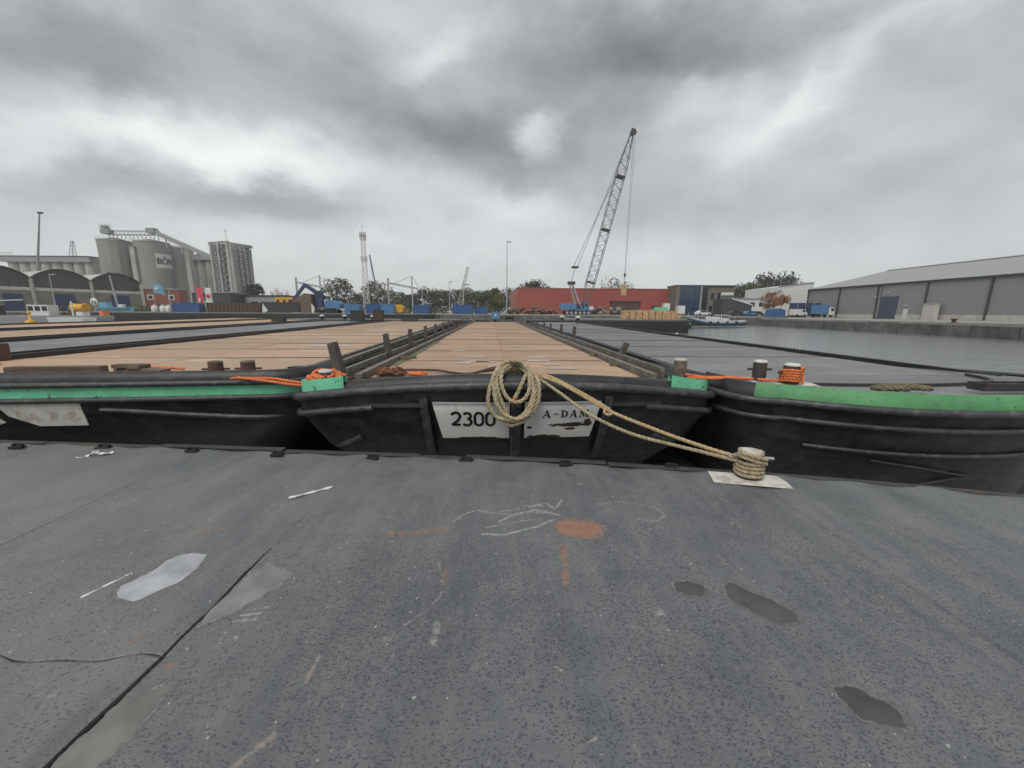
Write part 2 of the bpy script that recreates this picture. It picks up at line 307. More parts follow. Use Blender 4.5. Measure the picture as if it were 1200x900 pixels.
# ------------------------------------------------------------------ the barge we stand on
EX = [-9,-7.5,-6.25,-4.63,-3.11,-1.64,-.56,.92,2.0,2.84,3.71,4.6,5.6,7]; EY = [4.62,4.53,4.47,4.41,4.30,4.14,4.02,3.88,3.78,3.64,3.46,3.2,2.85,2.2]
EC = np.polyfit(EX[:12], EY[:12], 4)
def edge_y(x): return np.polyval(EC, np.clip(x,-9,5.9))
def deck_material():
    m = D.materials.new('deck_steel'); m.use_nodes = True; n, l = m.node_tree.nodes, m.node_tree.links; b = n['Principled BSDF']
    tc = n.new('ShaderNodeTexCoord'); P = tc.outputs['Object']
    def nz(s, d, r=.6, st=None, vec=None, dist=0.):
        x = n.new('ShaderNodeTexNoise'); x.inputs['Scale'].default_value = s; x.inputs['Detail'].default_value = d; x.inputs['Roughness'].default_value = r; x.inputs['Distortion'].default_value = dist
        v = vec or P
        if st: q = n.new('ShaderNodeMapping'); q.inputs['Scale'].default_value = st; l.new(v, q.inputs[0]); v = q.outputs[0]
        l.new(v, x.inputs['Vector']); return x
    def mr(a, i0, i1, o0=0., o1=1.):
        x = n.new('ShaderNodeMapRange'); l.new(a, x.inputs[0])
        for i, q in enumerate((i0,i1,o0,o1)): x.inputs[i+1].default_value = q
        return x.outputs[0]
    def mt(op, a, c):
        x = n.new('ShaderNodeMath'); x.operation = op
        for i, q in enumerate((a,c)):
            if isinstance(q,(int,float)): x.inputs[i].default_value = q
            else: l.new(q, x.inputs[i])
        return x.outputs[0]
    def mix(f, a, c):
        x = n.new('ShaderNodeMix'); x.data_type = 'RGBA'
        if isinstance(f,float): x.inputs[0].default_value = f
        else: l.new(f, x.inputs[0])
        for i, q in ((6,a),(7,c)):
            if isinstance(q,tuple): x.inputs[i].default_value = (*q,1)
            else: l.new(q, x.inputs[i])
        return x.outputs[2]
    big = nz(.55,6,.6,dist=.4).outputs['Fac']; med = nz(2.3,9,.66).outputs['Fac']; fine = nz(55,5,.7).outputs['Fac']; drag = nz(1.4,8,.65,(3.2,.45,1)).outputs['Fac']
    c = mix(mr(big,.35,.65), (.078,.085,.094), (.132,.138,.143))
    c = mix(mr(med,.42,.70,0,.7), c, (.185,.190,.193)); c = mix(mr(nz(.9,7,.62,(2.6,.30,1)).outputs['Fac'],.48,.66,0,.55), c, (.070,.076,.083)); c = mix(mr(nz(5.5,9,.75).outputs['Fac'],.56,.70,0,.5), c, (.205,.203,.196))
    c = mix(mr(drag,.46,.70,0,.6), c, (.185,.186,.180))
    # left part: older coating, browner and paler
    sx = n.new('ShaderNodeSeparateXYZ'); l.new(P, sx.inputs[0])
    c = mix(mt('MULTIPLY', mr(sx.outputs[0],-.2,-2.2,0,.75), mr(nz(1.1,9,.7).outputs['Fac'],.36,.62)), c, (.170,.168,.155))
    c = mix(mr(fine,.3,.75,0,.35), c, (.095,.102,.110))
    # short dark pits where the coating has flaked
    w = n.new('ShaderNodeVectorMath'); w.operation = 'MULTIPLY_ADD'; l.new(nz(34,2).outputs['Color'], w.inputs[0]); w.inputs[1].default_value = (.035,.035,0); l.new(P, w.inputs[2])
    dens = mt('MULTIPLY', mt('MULTIPLY', mr(nz(1.7,6,.65).outputs['Fac'],.32,.58), mr(sx.outputs[1],3.4,2.0)), mr(sx.outputs[0],-1.75,-.75,.35,1.))
    pit_ = None
    for sc_, ro, th in ((48,.5,.33),(66,-.7,.30),(34,1.2,.24),(84,.1,.28)):
        q = n.new('ShaderNodeMapping'); q.inputs['Rotation'].default_value = (0,0,ro); q.inputs['Scale'].default_value = (1,2.1,0); l.new(w.outputs[0], q.inputs[0])
        v = n.new('ShaderNodeTexVoronoi'); v.inputs['Scale'].default_value = sc_; l.new(q.outputs[0], v.inputs['Vector'])
        s3 = n.new('ShaderNodeSeparateColor'); l.new(v.outputs['Color'], s3.inputs[0])
        k = mt('MULTIPLY', mr(v.outputs['Distance'],th+.05,th-.03), mt('GREATER_THAN', mt('ADD', s3.outputs[0], mt('MULTIPLY',dens,.55)), .92))
        pit_ = k if pit_ is None else mt('MAXIMUM', pit_, k)
    c = mix(mt('MULTIPLY',pit_,.72), c, (.036,.041,.048))
    gv = n.new('ShaderNodeTexVoronoi'); gv.inputs['Scale'].default_value = 30; l.new(w.outputs[0], gv.inputs['Vector']); g3 = n.new('ShaderNodeSeparateColor'); l.new(gv.outputs['Color'], g3.inputs[0])
    c = mix(mt('MULTIPLY', mr(gv.outputs['Distance'],.22,.10), mt('GREATER_THAN', g3.outputs[1], .955)), c, (.36,.35,.33))          # grit and flecks of pale paint
    c = mix(mt('MULTIPLY', mr(nz(11,10,.75,(2.2,.8,1)).outputs['Fac'],.60,.68), .5), c, (.30,.295,.28))
    at = n.new('ShaderNodeAttribute'); at.attribute_name = 'stain'; sc = n.new('ShaderNodeSeparateColor'); l.new(at.outputs['Color'], sc.inputs[0])
    brk = nz(26,8,.72).outputs['Fac']; brk2 = nz(7,6,.6).outputs['Fac']
    dm = mr(mt('ADD', sc.outputs[2], mt('MULTIPLY', mt('SUBTRACT',brk2,.5), .5)), .2, .8); c = mix(mt('MULTIPLY',dm,.55), c, (.075,.076,.075))
    ch = mr(mt('ADD', mt('MULTIPLY',sc.outputs[1],1.), mt('MULTIPLY', mt('SUBTRACT',brk,.56), 2.4)), .38, .9); c = mix(mt('MULTIPLY', ch, mr(sc.outputs[1],.05,.8,0,.6)), c, (.42,.40,.36))
    ru = mr(mt('ADD', sc.outputs[0], mt('MULTIPLY', mt('SUBTRACT',brk,.5), 1.9)), .40, .80); rc = mix(mr(brk2,.35,.65), (.25,.115,.078), (.27,.165,.110))
    c = mix(mt('MULTIPLY', ru, mr(sc.outputs[0],.05,.5)), c, rc)
    l.new(c, b.inputs['Base Color'])
    ro = mt('ADD', mr(med,.3,.7,.30,.52), mt('MULTIPLY',ru,.2)); l.new(mt('SUBTRACT', ro, mt('MULTIPLY',dm,.14)), b.inputs['Roughness'])
    bp = n.new('ShaderNodeBump'); bp.inputs['Strength'].default_value = .35; bp.inputs['Distance'].default_value = .004
    l.new(mt('SUBTRACT', mt('ADD', mt('MULTIPLY',fine,.5), mt('MULTIPLY',med,1.6)), mt('MULTIPLY',pit_,.7)), bp.inputs['Height']); l.new(bp.outputs[0], b.inputs['Normal'])
    return m
deck_m = deck_material()
def blob_outline(pts, n=12):
    q = np.array(spline([(x,y,0) for x,y in pts], n, True))[:,:2]; k = len(q); t = np.arange(k)/k*2*PI; c = q.mean(0); w = np.zeros(k)
    for f in (5,9,14,23,31,43): w += rng.uniform(.4,1)*np.sin(f*t+rng.uniform(0,6))*.045/f**.75
    return q+(q-c)/np.linalg.norm(q-c,axis=1)[:,None]*w[:,None]*.55
PUD = [  # outlines of the standing water, in metres on the deck
 [(-2.25,1.93),(-2.12,1.89),(-2.05,1.95),(-1.99,2.06),(-1.99,2.18),(-2.01,2.27),(-2.08,2.315),(-2.19,2.31),(-2.23,2.24),(-2.24,2.14),(-2.27,2.06),(-2.29,1.99)],
 [(-1.618,1.74),(-1.56,1.76),(-1.48,1.84),(-1.42,1.94),(-1.37,2.05),(-1.37,2.12),(-1.46,2.18),(-1.56,2.20),(-1.618,2.10)],
 [(-1.628,1.08),(-1.52,1.02),(-1.46,1.13),(-1.45,1.24),(-1.465,1.33),(-1.46,1.395),(-1.51,1.39),(-1.57,1.36),(-1.62,1.32),(-1.632,1.2)],
 [(.975,2.01),(1.06,1.95),(1.14,1.97),(1.165,2.03),(1.08,2.08),(1.0,2.07)],
 [(1.265,2.02),(1.28,1.90),(1.38,1.79),(1.50,1.76),(1.555,1.83),(1.50,1.92),(1.43,1.98),(1.34,2.07)],
 [(1.40,1.37),(1.44,1.27),(1.56,1.245),(1.60,1.31),(1.53,1.395),(1.45,1.42)]]
PUDO = [blob_outline(p) for p in PUD]
def seg_d(X, Y, pts):
    d = np.full(X.shape, 9.)
    for (ax,ay),(bx,by) in zip(pts[:-1],pts[1:]):
        vx, vy = bx-ax, by-ay; t = np.clip(((X-ax)*vx+(Y-ay)*vy)/(vx*vx+vy*vy+1e-9),0,1); d = np.minimum(d, np.hypot(X-ax-t*vx, Y-ay-t*vy))
    return d
def inside(X, Y, poly):
    r = np.zeros(X.shape,bool); k = len(poly)
    for i in range(k):
        (x0,y0),(x1,y1) = poly[i], poly[(i+1)%k]; c = ((y0>Y)!=(y1>Y)) & (X < (x1-x0)*(Y-y0)/(y1-y0+1e-12)+x0); r ^= c
    return r
CHALK = [([(-.45,2.72),(-.37,2.85),(-.27,2.91),(-.13,2.87),(.01,2.85),(.28,2.86)],.016,.8),([(-.21,2.58),(-.05,2.57),(.07,2.61),(.2,2.66),(.34,2.78)],.016,1.),
 ([(-.09,2.75),(.01,2.83),(.18,2.89),(.39,2.85)],.016,1.),([(.73,3.01),(.96,3.06),(1.12,3.04),(1.22,2.95),(1.24,2.85),(1.14,2.76),(.99,2.79)],.02,.75),
 ([(1.02,3.30),(1.06,3.39),(1.14,3.41),(1.21,3.34),(1.16,3.22),(1.07,3.2)],.02,.6),([(1.3,3.30),(1.55,3.4)],.016,.5),([(.15,2.95),(.3,3.02),(.36,2.93),(.44,3.1)],.016,.95),([(-.1,2.9),(.12,2.93),(.34,2.88)],.012,.8),([(-.2,2.66),(-.02,2.72),(.2,2.76),(.42,2.72)],.012,.8),([(.05,2.98),(.22,2.96),(.4,2.99)],.012,.8),
 ([(-.47,2.24),(-.42,2.1),(-.40,1.95)],.014,.7),([(-.55,1.72),(-.44,1.85),(-.38,2.0)],.014,.7),([(-.38,1.74),(-.375,1.62)],.03,.8),([(-1.52,2.62),(-1.07,2.60),(-.63,2.63)],.012,.55),
 ([(-1.45,1.745),(-1.34,1.765)],.014,.95),([(-1.44,1.785),(-1.33,1.81)],.012,.9),([(-1.40,1.83),(-1.32,1.85)],.010,.8),([(-1.5,1.55),(-1.36,1.63),(-1.28,1.72)],.014,.6),
 ([(-.90,1.54),(-.895,1.41)],.018,.85),([(-.88,1.60),(-.84,1.66)],.014,.6),([(-.98,1.10),(-.90,1.20)],.02,.8),([(.30,1.18),(.33,1.20)],.01,1.),([(-.75,1.86),(-.6,1.85)],.01,.5),
 ([(-2.5,1.9),(-2.35,2.0)],.01,.6),([(-2.9,2.0),(-2.7,2.12),(-2.5,2.3)],.03,.4),([(-1.9,1.5),(-1.75,1.48)],.015,.6),([(-2.0,1.36),(-1.92,1.35)],.02,.7),([(.2,1.5),(.24,1.47)],.008,1.),([(-3.6,2.9),(-2.5,3.1)],.02,.35),([(-4.,3.4),(-3.,3.6)],.03,.3)]
SPOT = [(.82,1.83,.055,.9),(2.38,1.64,.10,.55),(1.9,1.92,.06,.6),(-.61,1.66,.10,.6),(1.1,3.28,.06,.4),(-2.66,2.42,.09,.6),(1.38,2.24,.05,.7),(1.83,2.35,.05,.6),(2.22,2.26,.05,.6),(-1.62,2.0,.14,.6),(.66,3.42,.07,.75),(.95,1.87,.045,.6),(1.62,1.1,.09,.5),(-1.2,1.55,.25,.35),(-1.25,1.98,.15,.45),(-2.1,1.7,.2,.4),(-2.9,2.9,.25,.4),(2.5,2.7,.2,.25),(1.75,1.92,.10,.45),(-.2,1.15,.12,.3),(-.35,2.35,.2,.4),(0.05,2.4,.15,.35),(-2.05,1.25,.2,.35),(-3.2,2.3,.3,.4)]
RUST = [([(.46,2.67),(.57,2.65)],.15,1.0),([(.37,2.44),(.35,2.24),(.335,2.06)],.045,.62),([(-.80,2.88),(-.775,3.12)],.016,.5),([(-1.575,1.48),(-1.545,1.485)],.04,.5),([(-.62,2.50),(-.2,2.55)],.016,.42),([(-.9,2.58),(-.5,2.62)],.05,.55),([(-.15,2.70),(.42,2.77)],.014,.45),([(-.25,2.50),(.1,2.6)],.016,.4),
 ([(-.42,2.20),(-.39,1.98)],.02,.5),([(-.90,1.54),(-.895,1.41)],.02,.5),([(-.99,1.10),(-.90,1.19)],.025,.5),([(-2.3,2.55),(-2.15,2.62)],.05,.5),([(.85,2.45),(.95,2.62)],.10,.28),([(-1.86,1.62),(-1.8,1.66)],.03,.5),([(-2.0,3.0),(-1.9,3.05)],.04,.4),([(.28,2.86),(.45,3.02)],.014,.5)]
DARK = [([(-.35,1.73),(.01,1.70)],.010,.9),([(.29,1.86),(.28,1.69)],.010,.8),([(-2.6,1.5),(-2.3,1.44)],.10,.4),([(-1.75,2.6),(-1.3,3.0)],.05,.5),([(2.,1.3),(2.4,1.0)],.2,.35),([(-3.4,1.9),(-2.4,2.6)],.06,.5),([(-4.4,2.6),(-3.1,3.4)],.08,.45),([(-1.72,1.35),(-1.70,1.1)],.06,.6),([(.6,1.2),(.9,1.6)],.25,.25),([(-1.62,2.40),(-1.55,2.75)],.02,.6)]
def deck_plate(xa, xb, ya, yb, step, name='deck_plate'):
    """xa, xb: edges as functions of y; ya, yb: edges as functions of x"""
    xs0, xs1 = xa(2.5), xb(2.5); nx = max(2,int((xs1-xs0)/step)); y0m, y1m = ya((xs0+xs1)/2), yb((xs0+xs1)/2); ny = max(2,int((y1m-y0m)/step))
    U, T = np.meshgrid(np.linspace(0,1,nx+1), np.linspace(0,1,ny+1)); X = xs0+(xs1-xs0)*U; Y = ya(X)+(yb(X)-ya(X))*T
    X = np.where(U==0, xa(Y), np.where(U==1, xb(Y), X))
    Z = .008*np.sin(X*2*PI/.62+.6*np.sin(Y*1.3))*np.clip((Y-.5)/2,0,1)+.004*np.sin(X*1.7+Y*2.3)+.003*np.sin(X*5.1-Y*3.7)
    st = np.zeros((*X.shape,4)); st[...,3] = 1
    for i, (lst) in enumerate((RUST, CHALK, DARK)):
        for pts, w, a in lst:
            d = seg_d(X,Y,pts); st[...,i] = np.maximum(st[...,i], a*np.clip(1.35-d/w*.95,0,1)*(d<w*1.45))
    for x,y,r,a in SPOT:
        d = np.hypot(X-x,(Y-y)*1.25)/r; st[...,1] = np.maximum(st[...,1], a*np.exp(-d*d*1.2)); Z = Z-.003*np.exp(-d*d)
    for p in PUDO:
        i_ = inside(X,Y,p); d = seg_d(X,Y,[tuple(q) for q in p]+[tuple(p[0])]); s = np.where(i_,d,-d); Z = np.where(s>-.12, Z*np.clip(-s/.12,0,1)-.010*np.clip((s+.012)/.05,-.2,1), Z)
        st[...,2] = np.maximum(st[...,2], np.clip(1-np.abs(s+.005)/.05,0,1)*.75); st[...,1] = np.maximum(st[...,1], np.clip(1-np.abs(s+.006)/.019,0,1)*(.85 if p[:,0].mean()<-1 else .72))
    k = nx+1; V = np.stack([X,Y,Z],-1).reshape(-1,3); a = (np.arange(ny)[:,None]*k+np.arange(nx)[None]).ravel(); F = np.stack([a,a+1,a+k+1,a+k],1)
    # turned-down edges
    per = np.r_[np.arange(0,k), np.arange(2*k-1,(ny+1)*k,k), np.arange((ny+1)*k-2,ny*k-1,-1), np.arange((ny-1)*k,0,-k)]
    lo = V[per]-[0,0,.022]; o = len(V); m = len(per); q = np.arange(m); F2 = np.stack([per,o+q,o+(q+1)%m,per[(q+1)%m]],1)
    me = D.meshes.new(name); me.from_pydata(np.r_[V,lo].tolist(), [], np.r_[F,F2].tolist()); me.polygons.foreach_set('use_smooth', [True]*len(F)+[False]*len(F2))
    ca = me.color_attributes.new('stain','FLOAT_COLOR','POINT'); ca.data.foreach_set('color', np.r_[st.reshape(-1,4), np.tile([0,0,0,1.],(m,1))].astype(np.float32).ravel())
    me.materials.append(deck_m); return link(name, me, fg)
fg = thing('barge', 'dark grey flat steel barge deck underfoot in front, scuffed and pitted, with white bollard plate', 'barge', group='moored barges')
gap = lambda y: .008*np.clip((2.42-y)/.25,0,1)+.0001
wob = lambda t: .010*np.sin(t*5.1)+.006*np.sin(t*13.7+1)
con = lambda v: (lambda x: np.full(np.shape(x), v) if np.ndim(x) else v)
SX = -1.632
deck_plate(lambda y: SX+gap(y)+wob(y)*.4, con(2.4), con(.8), lambda x: edge_y(x), .0125)
deck_plate(con(2.4), con(5.8), con(.8), lambda x: edge_y(x), .025)
deck_plate(con(-3.5), lambda y: SX-gap(y)+wob(y)*.4, lambda x: 1.525+wob(x*1.3)*1.6, lambda x: edge_y(x), .0125)
deck_plate(con(-3.5), lambda y: SX-.012+wob(y)*.4-np.clip(1.5-y,0,.4)*.02, con(.8), lambda x: 1.520+wob(x*1.3)*1.6+.003*np.sin(x*31), .0125)
deck_plate(con(-9.), con(-3.5), con(.8), lambda x: edge_y(x), .03)
deck_plate(con(-9.), con(5.8), con(-7.), con(.8), .12)
mb = MB(); ex = np.linspace(-9,5.8,80); top = [(x,edge_y(x)-.004,-.015) for x in ex]; mb.loft([top,[(x,y-.02,-.3) for x,y,z in top],[(x,y-.02,-1.5) for x,y,z in top]],smooth=False)
mb.build('hull', hull, fg)
mb = MB(); dirt = MB(); n0 = len(ex)                 # dark steel under the open joints between plates
ys = [-6.9+.0*i for i in range(1)]
mb.add([(-9,-7,-.026),(5.8,-7,-.026)]+[(x,edge_y(x)-.03,-.026) for x in ex[::-1]], (tuple(range(n0+2)),)); mb.build('under_plate', steel_d, fg)
xs = [-9,-5.62,-4.15,-2.62,-1.0,-.52,1.02,2.02,3.4,4.7,5.75]; rnd = random.Random(4)
for a, b in zip(xs[:-1], xs[1:]):                     # flat bar along the deck edge, in lengths, some of them sprung
    mb = MB(); q = np.linspace(a+(.012 if b<2.1 else .002),b-(.012 if b<2.1 else .002),14); h0, h1, o = (.004,.004,.0) if b>2.1 else (rnd.uniform(.004,.022), rnd.uniform(.004,.03), rnd.uniform(-.02,.015))
    A = []; B = []; C_ = []; E_ = []
    for x in q:
        t = (x-a)/(b-a); h = h0+(h1-h0)*t; y = edge_y(x)+o
        A.append((x,y-.045,h-.006)); B.append((x,y-.04,h+.006)); C_.append((x,y+.03,h+.006)); E_.append((x,y+.032,h-.03))
    mb.loft([A,B,C_,E_],smooth=False); mb.build('edge_bar', steel_d, fg)
for x, y in ((-5.78,4.27),(-4.77,4.27),(-3.67,4.19),(-2.63,4.09),(-1.53,4.0),(-.49,3.95),(.58,3.87),(1.68,3.80)):   # lashing lugs along the edge
    mb = MB(); r_ = rnd.uniform(-.2,.2); w_ = rnd.uniform(.10,.16)
    mb.box((x,y,.012),(w_,.06,.022),r_); mb.box((x-w_*.3,y+.012,.03),(.03,.03,.04),r_); mb.box((x+w_*.3,y+.012,.028),(.03,.03,.034),r_); mb.bar((x-w_*.3,y+.012,.046),(x+w_*.3,y+.012,.042),.016); mb.build('lashing_lug', rubber, fg)
for xa_, y0_, y1_ in ((SX,2.36,4.12),(2.4,.8,3.68),(-3.5,.8,4.3)):          # low weld beads where deck plates butt
    mb = MB(); L_ = []; R_ = []; T_ = []
    for y in np.linspace(y0_,y1_,40):
        x = xa_+(wob(y)*.4 if xa_==SX else 0); zz = .008*math.sin(x*2*PI/.62+.6*math.sin(y*1.3))*min(1,max(0,(y-.5)/2))+.004*math.sin(x*1.7+y*2.3)+.003*math.sin(x*5.1-y*3.7); L_.append((x-.011,y,zz-.004)); T_.append((x,y,zz+.0035)); R_.append((x+.011,y,zz-.004))
    mb.loft([L_,T_,R_]); mb.build('weld_bead', deck_m, fg)
# bollard on its white plate
mb = MB(); pl = [(2.03,3.76),(2.70,3.63),(2.62,3.33),(1.95,3.46)]; mb.prism(pl,.0045,.009); mb.build('bollard_plate', white_p, fg)
mb = MB(); bx, by = 2.36, 3.60; mb.lathe((bx,by,0),[(.112,.004),(.104,.03),(.098,.05),(.098,.225),(.106,.24),(.112,.25)],28); bo = mb.build('bollard', steel_d, fg)
mb = MB(); mb.lathe((bx,by,0),[(.112,.250),(.114,.262),(.102,.278),(.06,.288),(0.,.291)],28); mb.build('cap', white_p, bo)
mb = MB(); mb.cyl((bx-.19,by+.04,.205),(bx+.215,by-.025,.205),.015,n=10); mb.build('pin', galv, bo)
# puddles lie on the deck
water_m = D.materials.new('puddle_water'); water_m.use_nodes = True; b = water_m.node_tree.nodes['Principled BSDF']
b.inputs['Base Color'].default_value = (.125,.122,.115,1); b.inputs['Roughness'].default_value = .03; b.inputs['IOR'].default_value = 1.33
tc_, nz_, mx_ = (water_m.node_tree.nodes.new(q) for q in ('ShaderNodeTexCoord','ShaderNodeTexNoise','ShaderNodeMix')); mx_.data_type = 'RGBA'; mx_.name = 'silt'; nz_.inputs['Scale'].default_value = 4.5; nz_.inputs['Detail'].default_value = 5
water_m.node_tree.links.new(tc_.outputs['Object'],nz_.inputs['Vector']); mr_ = water_m.node_tree.nodes.new('ShaderNodeMapRange'); mr_.inputs[1].default_value = .36; mr_.inputs[2].default_value = .66; water_m.node_tree.links.new(nz_.outputs['Fac'],mr_.inputs[0]); water_m.node_tree.links.new(mr_.outputs[0],mx_.inputs[0]); water_m.node_tree.links.new(mx_.outputs[2],b.inputs['Base Color'])
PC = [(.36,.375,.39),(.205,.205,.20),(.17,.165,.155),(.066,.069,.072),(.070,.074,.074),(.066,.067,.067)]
PL = ['bright shallow puddle left of the long plate seam, mirroring pale sky','narrow brownish puddle against the right side of the long plate seam','brownish puddle along the plate seam in the near corner, lowest one',
 'small oval damp puddle above the pale round scuff','long irregular puddle, largest one on the right half of the deck','small oval puddle nearest the near edge on the right half of the deck']
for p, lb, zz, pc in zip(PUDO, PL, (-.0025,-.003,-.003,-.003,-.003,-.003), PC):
    wmat = water_m.copy(); wmat.node_tree.nodes['silt'].inputs[6].default_value = (*(q*.72 for q in pc),1); wmat.node_tree.nodes['silt'].inputs[7].default_value = (*(q*1.15 for q in pc),1)      # silty tint; pale puddles also carry the mirrored sky in their colour
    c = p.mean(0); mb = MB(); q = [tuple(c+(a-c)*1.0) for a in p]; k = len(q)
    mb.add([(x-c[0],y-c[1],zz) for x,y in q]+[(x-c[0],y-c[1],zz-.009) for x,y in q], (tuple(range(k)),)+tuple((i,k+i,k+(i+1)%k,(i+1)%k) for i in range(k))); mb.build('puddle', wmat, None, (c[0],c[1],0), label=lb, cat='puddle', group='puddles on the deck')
def strip(name, pts, w, mat, label, cat):
    mb = MB(); P = spline(pts,5); L = []; R = []
    for i,p in enumerate(P):
        t = P[min(i+1,len(P)-1)]-P[max(i-1,0)]; t /= np.linalg.norm(t); q = np.array((-t[1],t[0],.25*math.sin(i*1.7)))*w/2; L.append(p+q); R.append(p-q)
    c = Vector(P[0]); A = [Vector(p)-c for p in L]; B = [Vector(p)-c for p in R]; A2 = [p+Vector((0,0,.004)) for p in A]; B2 = [p+Vector((0,0,.004)) for p in B]
    mb.loft([A,A2,B2,B],closed=False,smooth=False); mb.build(name, mat, None, c, label=label, cat=cat)
strip('paper_strip', [(-1.93,3.09,.003),(-1.78,3.205,.002),(-1.65,3.31,.004)], .028, white_f, 'white straight strip of litter lying on the dark deck', 'litter')
strip('torn_strip', [(-4.75,3.95,.003),(-4.68,4.02,.008),(-4.64,4.06,.045),(-4.59,4.06,.02),(-4.5,4.12,.012)], .05, white_f, 'white crumpled torn strip near the barge edge, by the lashing lugs', 'litter')
strip('metal_strip', [(-2.42,1.90,.002),(-2.37,2.02,.003),(-2.33,2.11,.002)], .014, white_f, 'thin white strip lying at the left end of the bright puddle', 'litter')
# ------------------------------------------------------------------ moored barges
def plan(W, L, d, p, rc, ins=0., rake=0., nb=26, nc=7):
    h = W/2-ins; f = lambda x: d*(abs(x)/(W/2))**p+rake; q = []
    xs = np.linspace(-(h-rc), h-rc, nb); yc = f(h-rc)
    for i in range(nc): a = i/nc*PI/2; q.append((-h+rc-rc*math.cos(a)*1.0, yc+rc-rc*math.sin(a)))
    q += [(x,f(x)) for x in xs]
    for i in range(1,nc+1): a = PI/2-i/nc*PI/2; q.append((h-rc+rc*math.cos(a), yc+rc-rc*math.sin(a)))
    for t in (.08,.3,.6): q.append((h, yc+rc+(L-yc-rc)*t))
    q += [(h,L-rc-rake*.5),(h-rc*.6,L-rake*.5),(-h+rc*.6,L-rake*.5),(-h,L-rc-rake*.5)]
    for t in (.6,.3,.08): q.append((-h, yc+rc+(L-yc-rc)*t))
    return q
def ring(B, dz, ins=0., rake=0.): return [(x,y,B['z'](x,y)+dz) for x,y in plan(B['W'],B['L'],B['d'],B['p'],B['rc'],ins,rake)]
BOW = 40                                                # ring points that belong to the bow, corner to corner
def band(B, root, name, mat, prof, lo=None):
    mb = MB(); rs = [ring(B,*q) for q in prof]
    if lo: rs = [[r[i%len(r)] for i in range(*lo)] for r in rs]
    mb.loft(rs, closed=not lo, smooth=True); return mb.build(name, mat, root)
def strake(B, root, dz, ins, rake, r, mat=None, lo=None, name='rubbing_strake'):
    R_ = ring(B,dz,ins,rake); mb = MB()
    if lo: R_ = R_[lo[0]:lo[1]]; mb.tube(R_, r, 10)
    else: mb.tube(R_, r, 10, closed=True)
    return mb.build(name, mat or tube_m, root)
def deckfill(B, root, dz, hw, yh, z_in, mat, ins=.03):
    """deck plating between the rim and the coaming"""
    R_ = ring(B,dz,ins,ins); L = B['L']
    inn = [(max(-hw,min(hw,x)), min(max(y,yh),L-.6), z_in) for x,y,z in R_]; mb = MB(); mb.loft([R_,inn],closed=True,smooth=False); mb.add([(-hw,yh,z_in-.01),(hw,yh,z_in-.01),(hw,L-.6,z_in-.01),(-hw,L-.6,z_in-.01)],((0,1,2,3),))
    return mb.build('side_deck', mat, root)
PM = {}
def panel_mesh(w, d, h, mat, name):
    k = (round(w,3),round(d,3),h,mat.name,name)
    if k not in PM:
        mb = MB(); c = .008; lo = [(-w/2,-d/2,-h),(w/2,-d/2,-h),(w/2,d/2,-h),(-w/2,d/2,-h)]; mi = [(x,y,-c) for x,y,z in lo]; tp = [(x*(1-2*c/w),y*(1-2*c/d),0) for x,y,z in lo]
        mb.loft([lo,mi,tp],closed=True,smooth=False,capt=True); me = D.meshes.new(name); me.from_pydata(mb.v,[],mb.f); me.materials.append(mat); PM[k] = me
    return PM[k]
def panels(root, name, mat, hw, y0, y1, z, rows, cols, gap=.02, h=.05, jit=.006, taper=None, rnd=random.Random(3)):
    dy = (y1-y0)/rows
    for r in range(rows):
        yc = y0+dy*(r+.5); w0 = hw*(taper(yc) if taper else 1); dx = 2*w0/cols; w0 = round(w0,2)
        for c in range(cols):
            o = link(name, panel_mesh(dx-gap*.2, dy-gap*2.6, h, mat, name), root, (-w0+dx*(c+.5)+rnd.uniform(-1,1)*jit*.5, yc+rnd.uniform(-1,1)*jit*.5, z+rnd.uniform(-1,1)*jit))
            o.rotation_euler = (rnd.uniform(-1,1)*.0016, rnd.uniform(-1,1)*.0016, rnd.uniform(-1,1)*.0015)
def seals(root, name, mat, hw, y0, y1, z, rows, taper=None, w=.042):
    dy = (y1-y0)/rows; rs_ = random.Random(8)
    for r in range(1, rows):
        y = y0+dy*r; h_ = hw*(taper(y) if taper else 1)-.02; mb = MB(); q = np.linspace(-h_,h_,7); L_ = [(x,y-w/2+rs_.uniform(-.008,.008),z+.003) for x in q]; R_ = [(x,y+w/2+rs_.uniform(-.008,.008),z+.003) for x in q]; T_ = [(x,y,z+.006+rs_.uniform(0,.006)) for x in q]
        mb.loft([[(x,y_,z-.01) for x,y_,_ in L_],L_,T_,R_,[(x,y_,z-.01) for x,y_,_ in R_]],smooth=False); mb.build(name, mat, root)
def post_mesh():
    mb = MB(); t = .05     # tapered bent-plate stanchion: web plus a flange
    mb.prism([(-.15,0),(.15,0),(.055,.56),(-.075,.56)],-t/2,t/2,'x'); mb.prism([(-.06,0),(.06,0),(.05,.55),(-.05,.55)],-.155,-.125,'y'); mb.box((0,0,-.0),(.16,.34,.03)); return mb
def stanchions(root, xs_ys, z, h=1., lean=0.):
    base = None
    for x,y,l_,s in xs_ys:
        if base is None: base = post_mesh().build('stanchion', fin_m, root); o = base
        else: o = base.copy(); COL.objects.link(o)
        o.location = (x,y,z); o.rotation_euler = (0,l_,0); o.scale = (1,1,s)
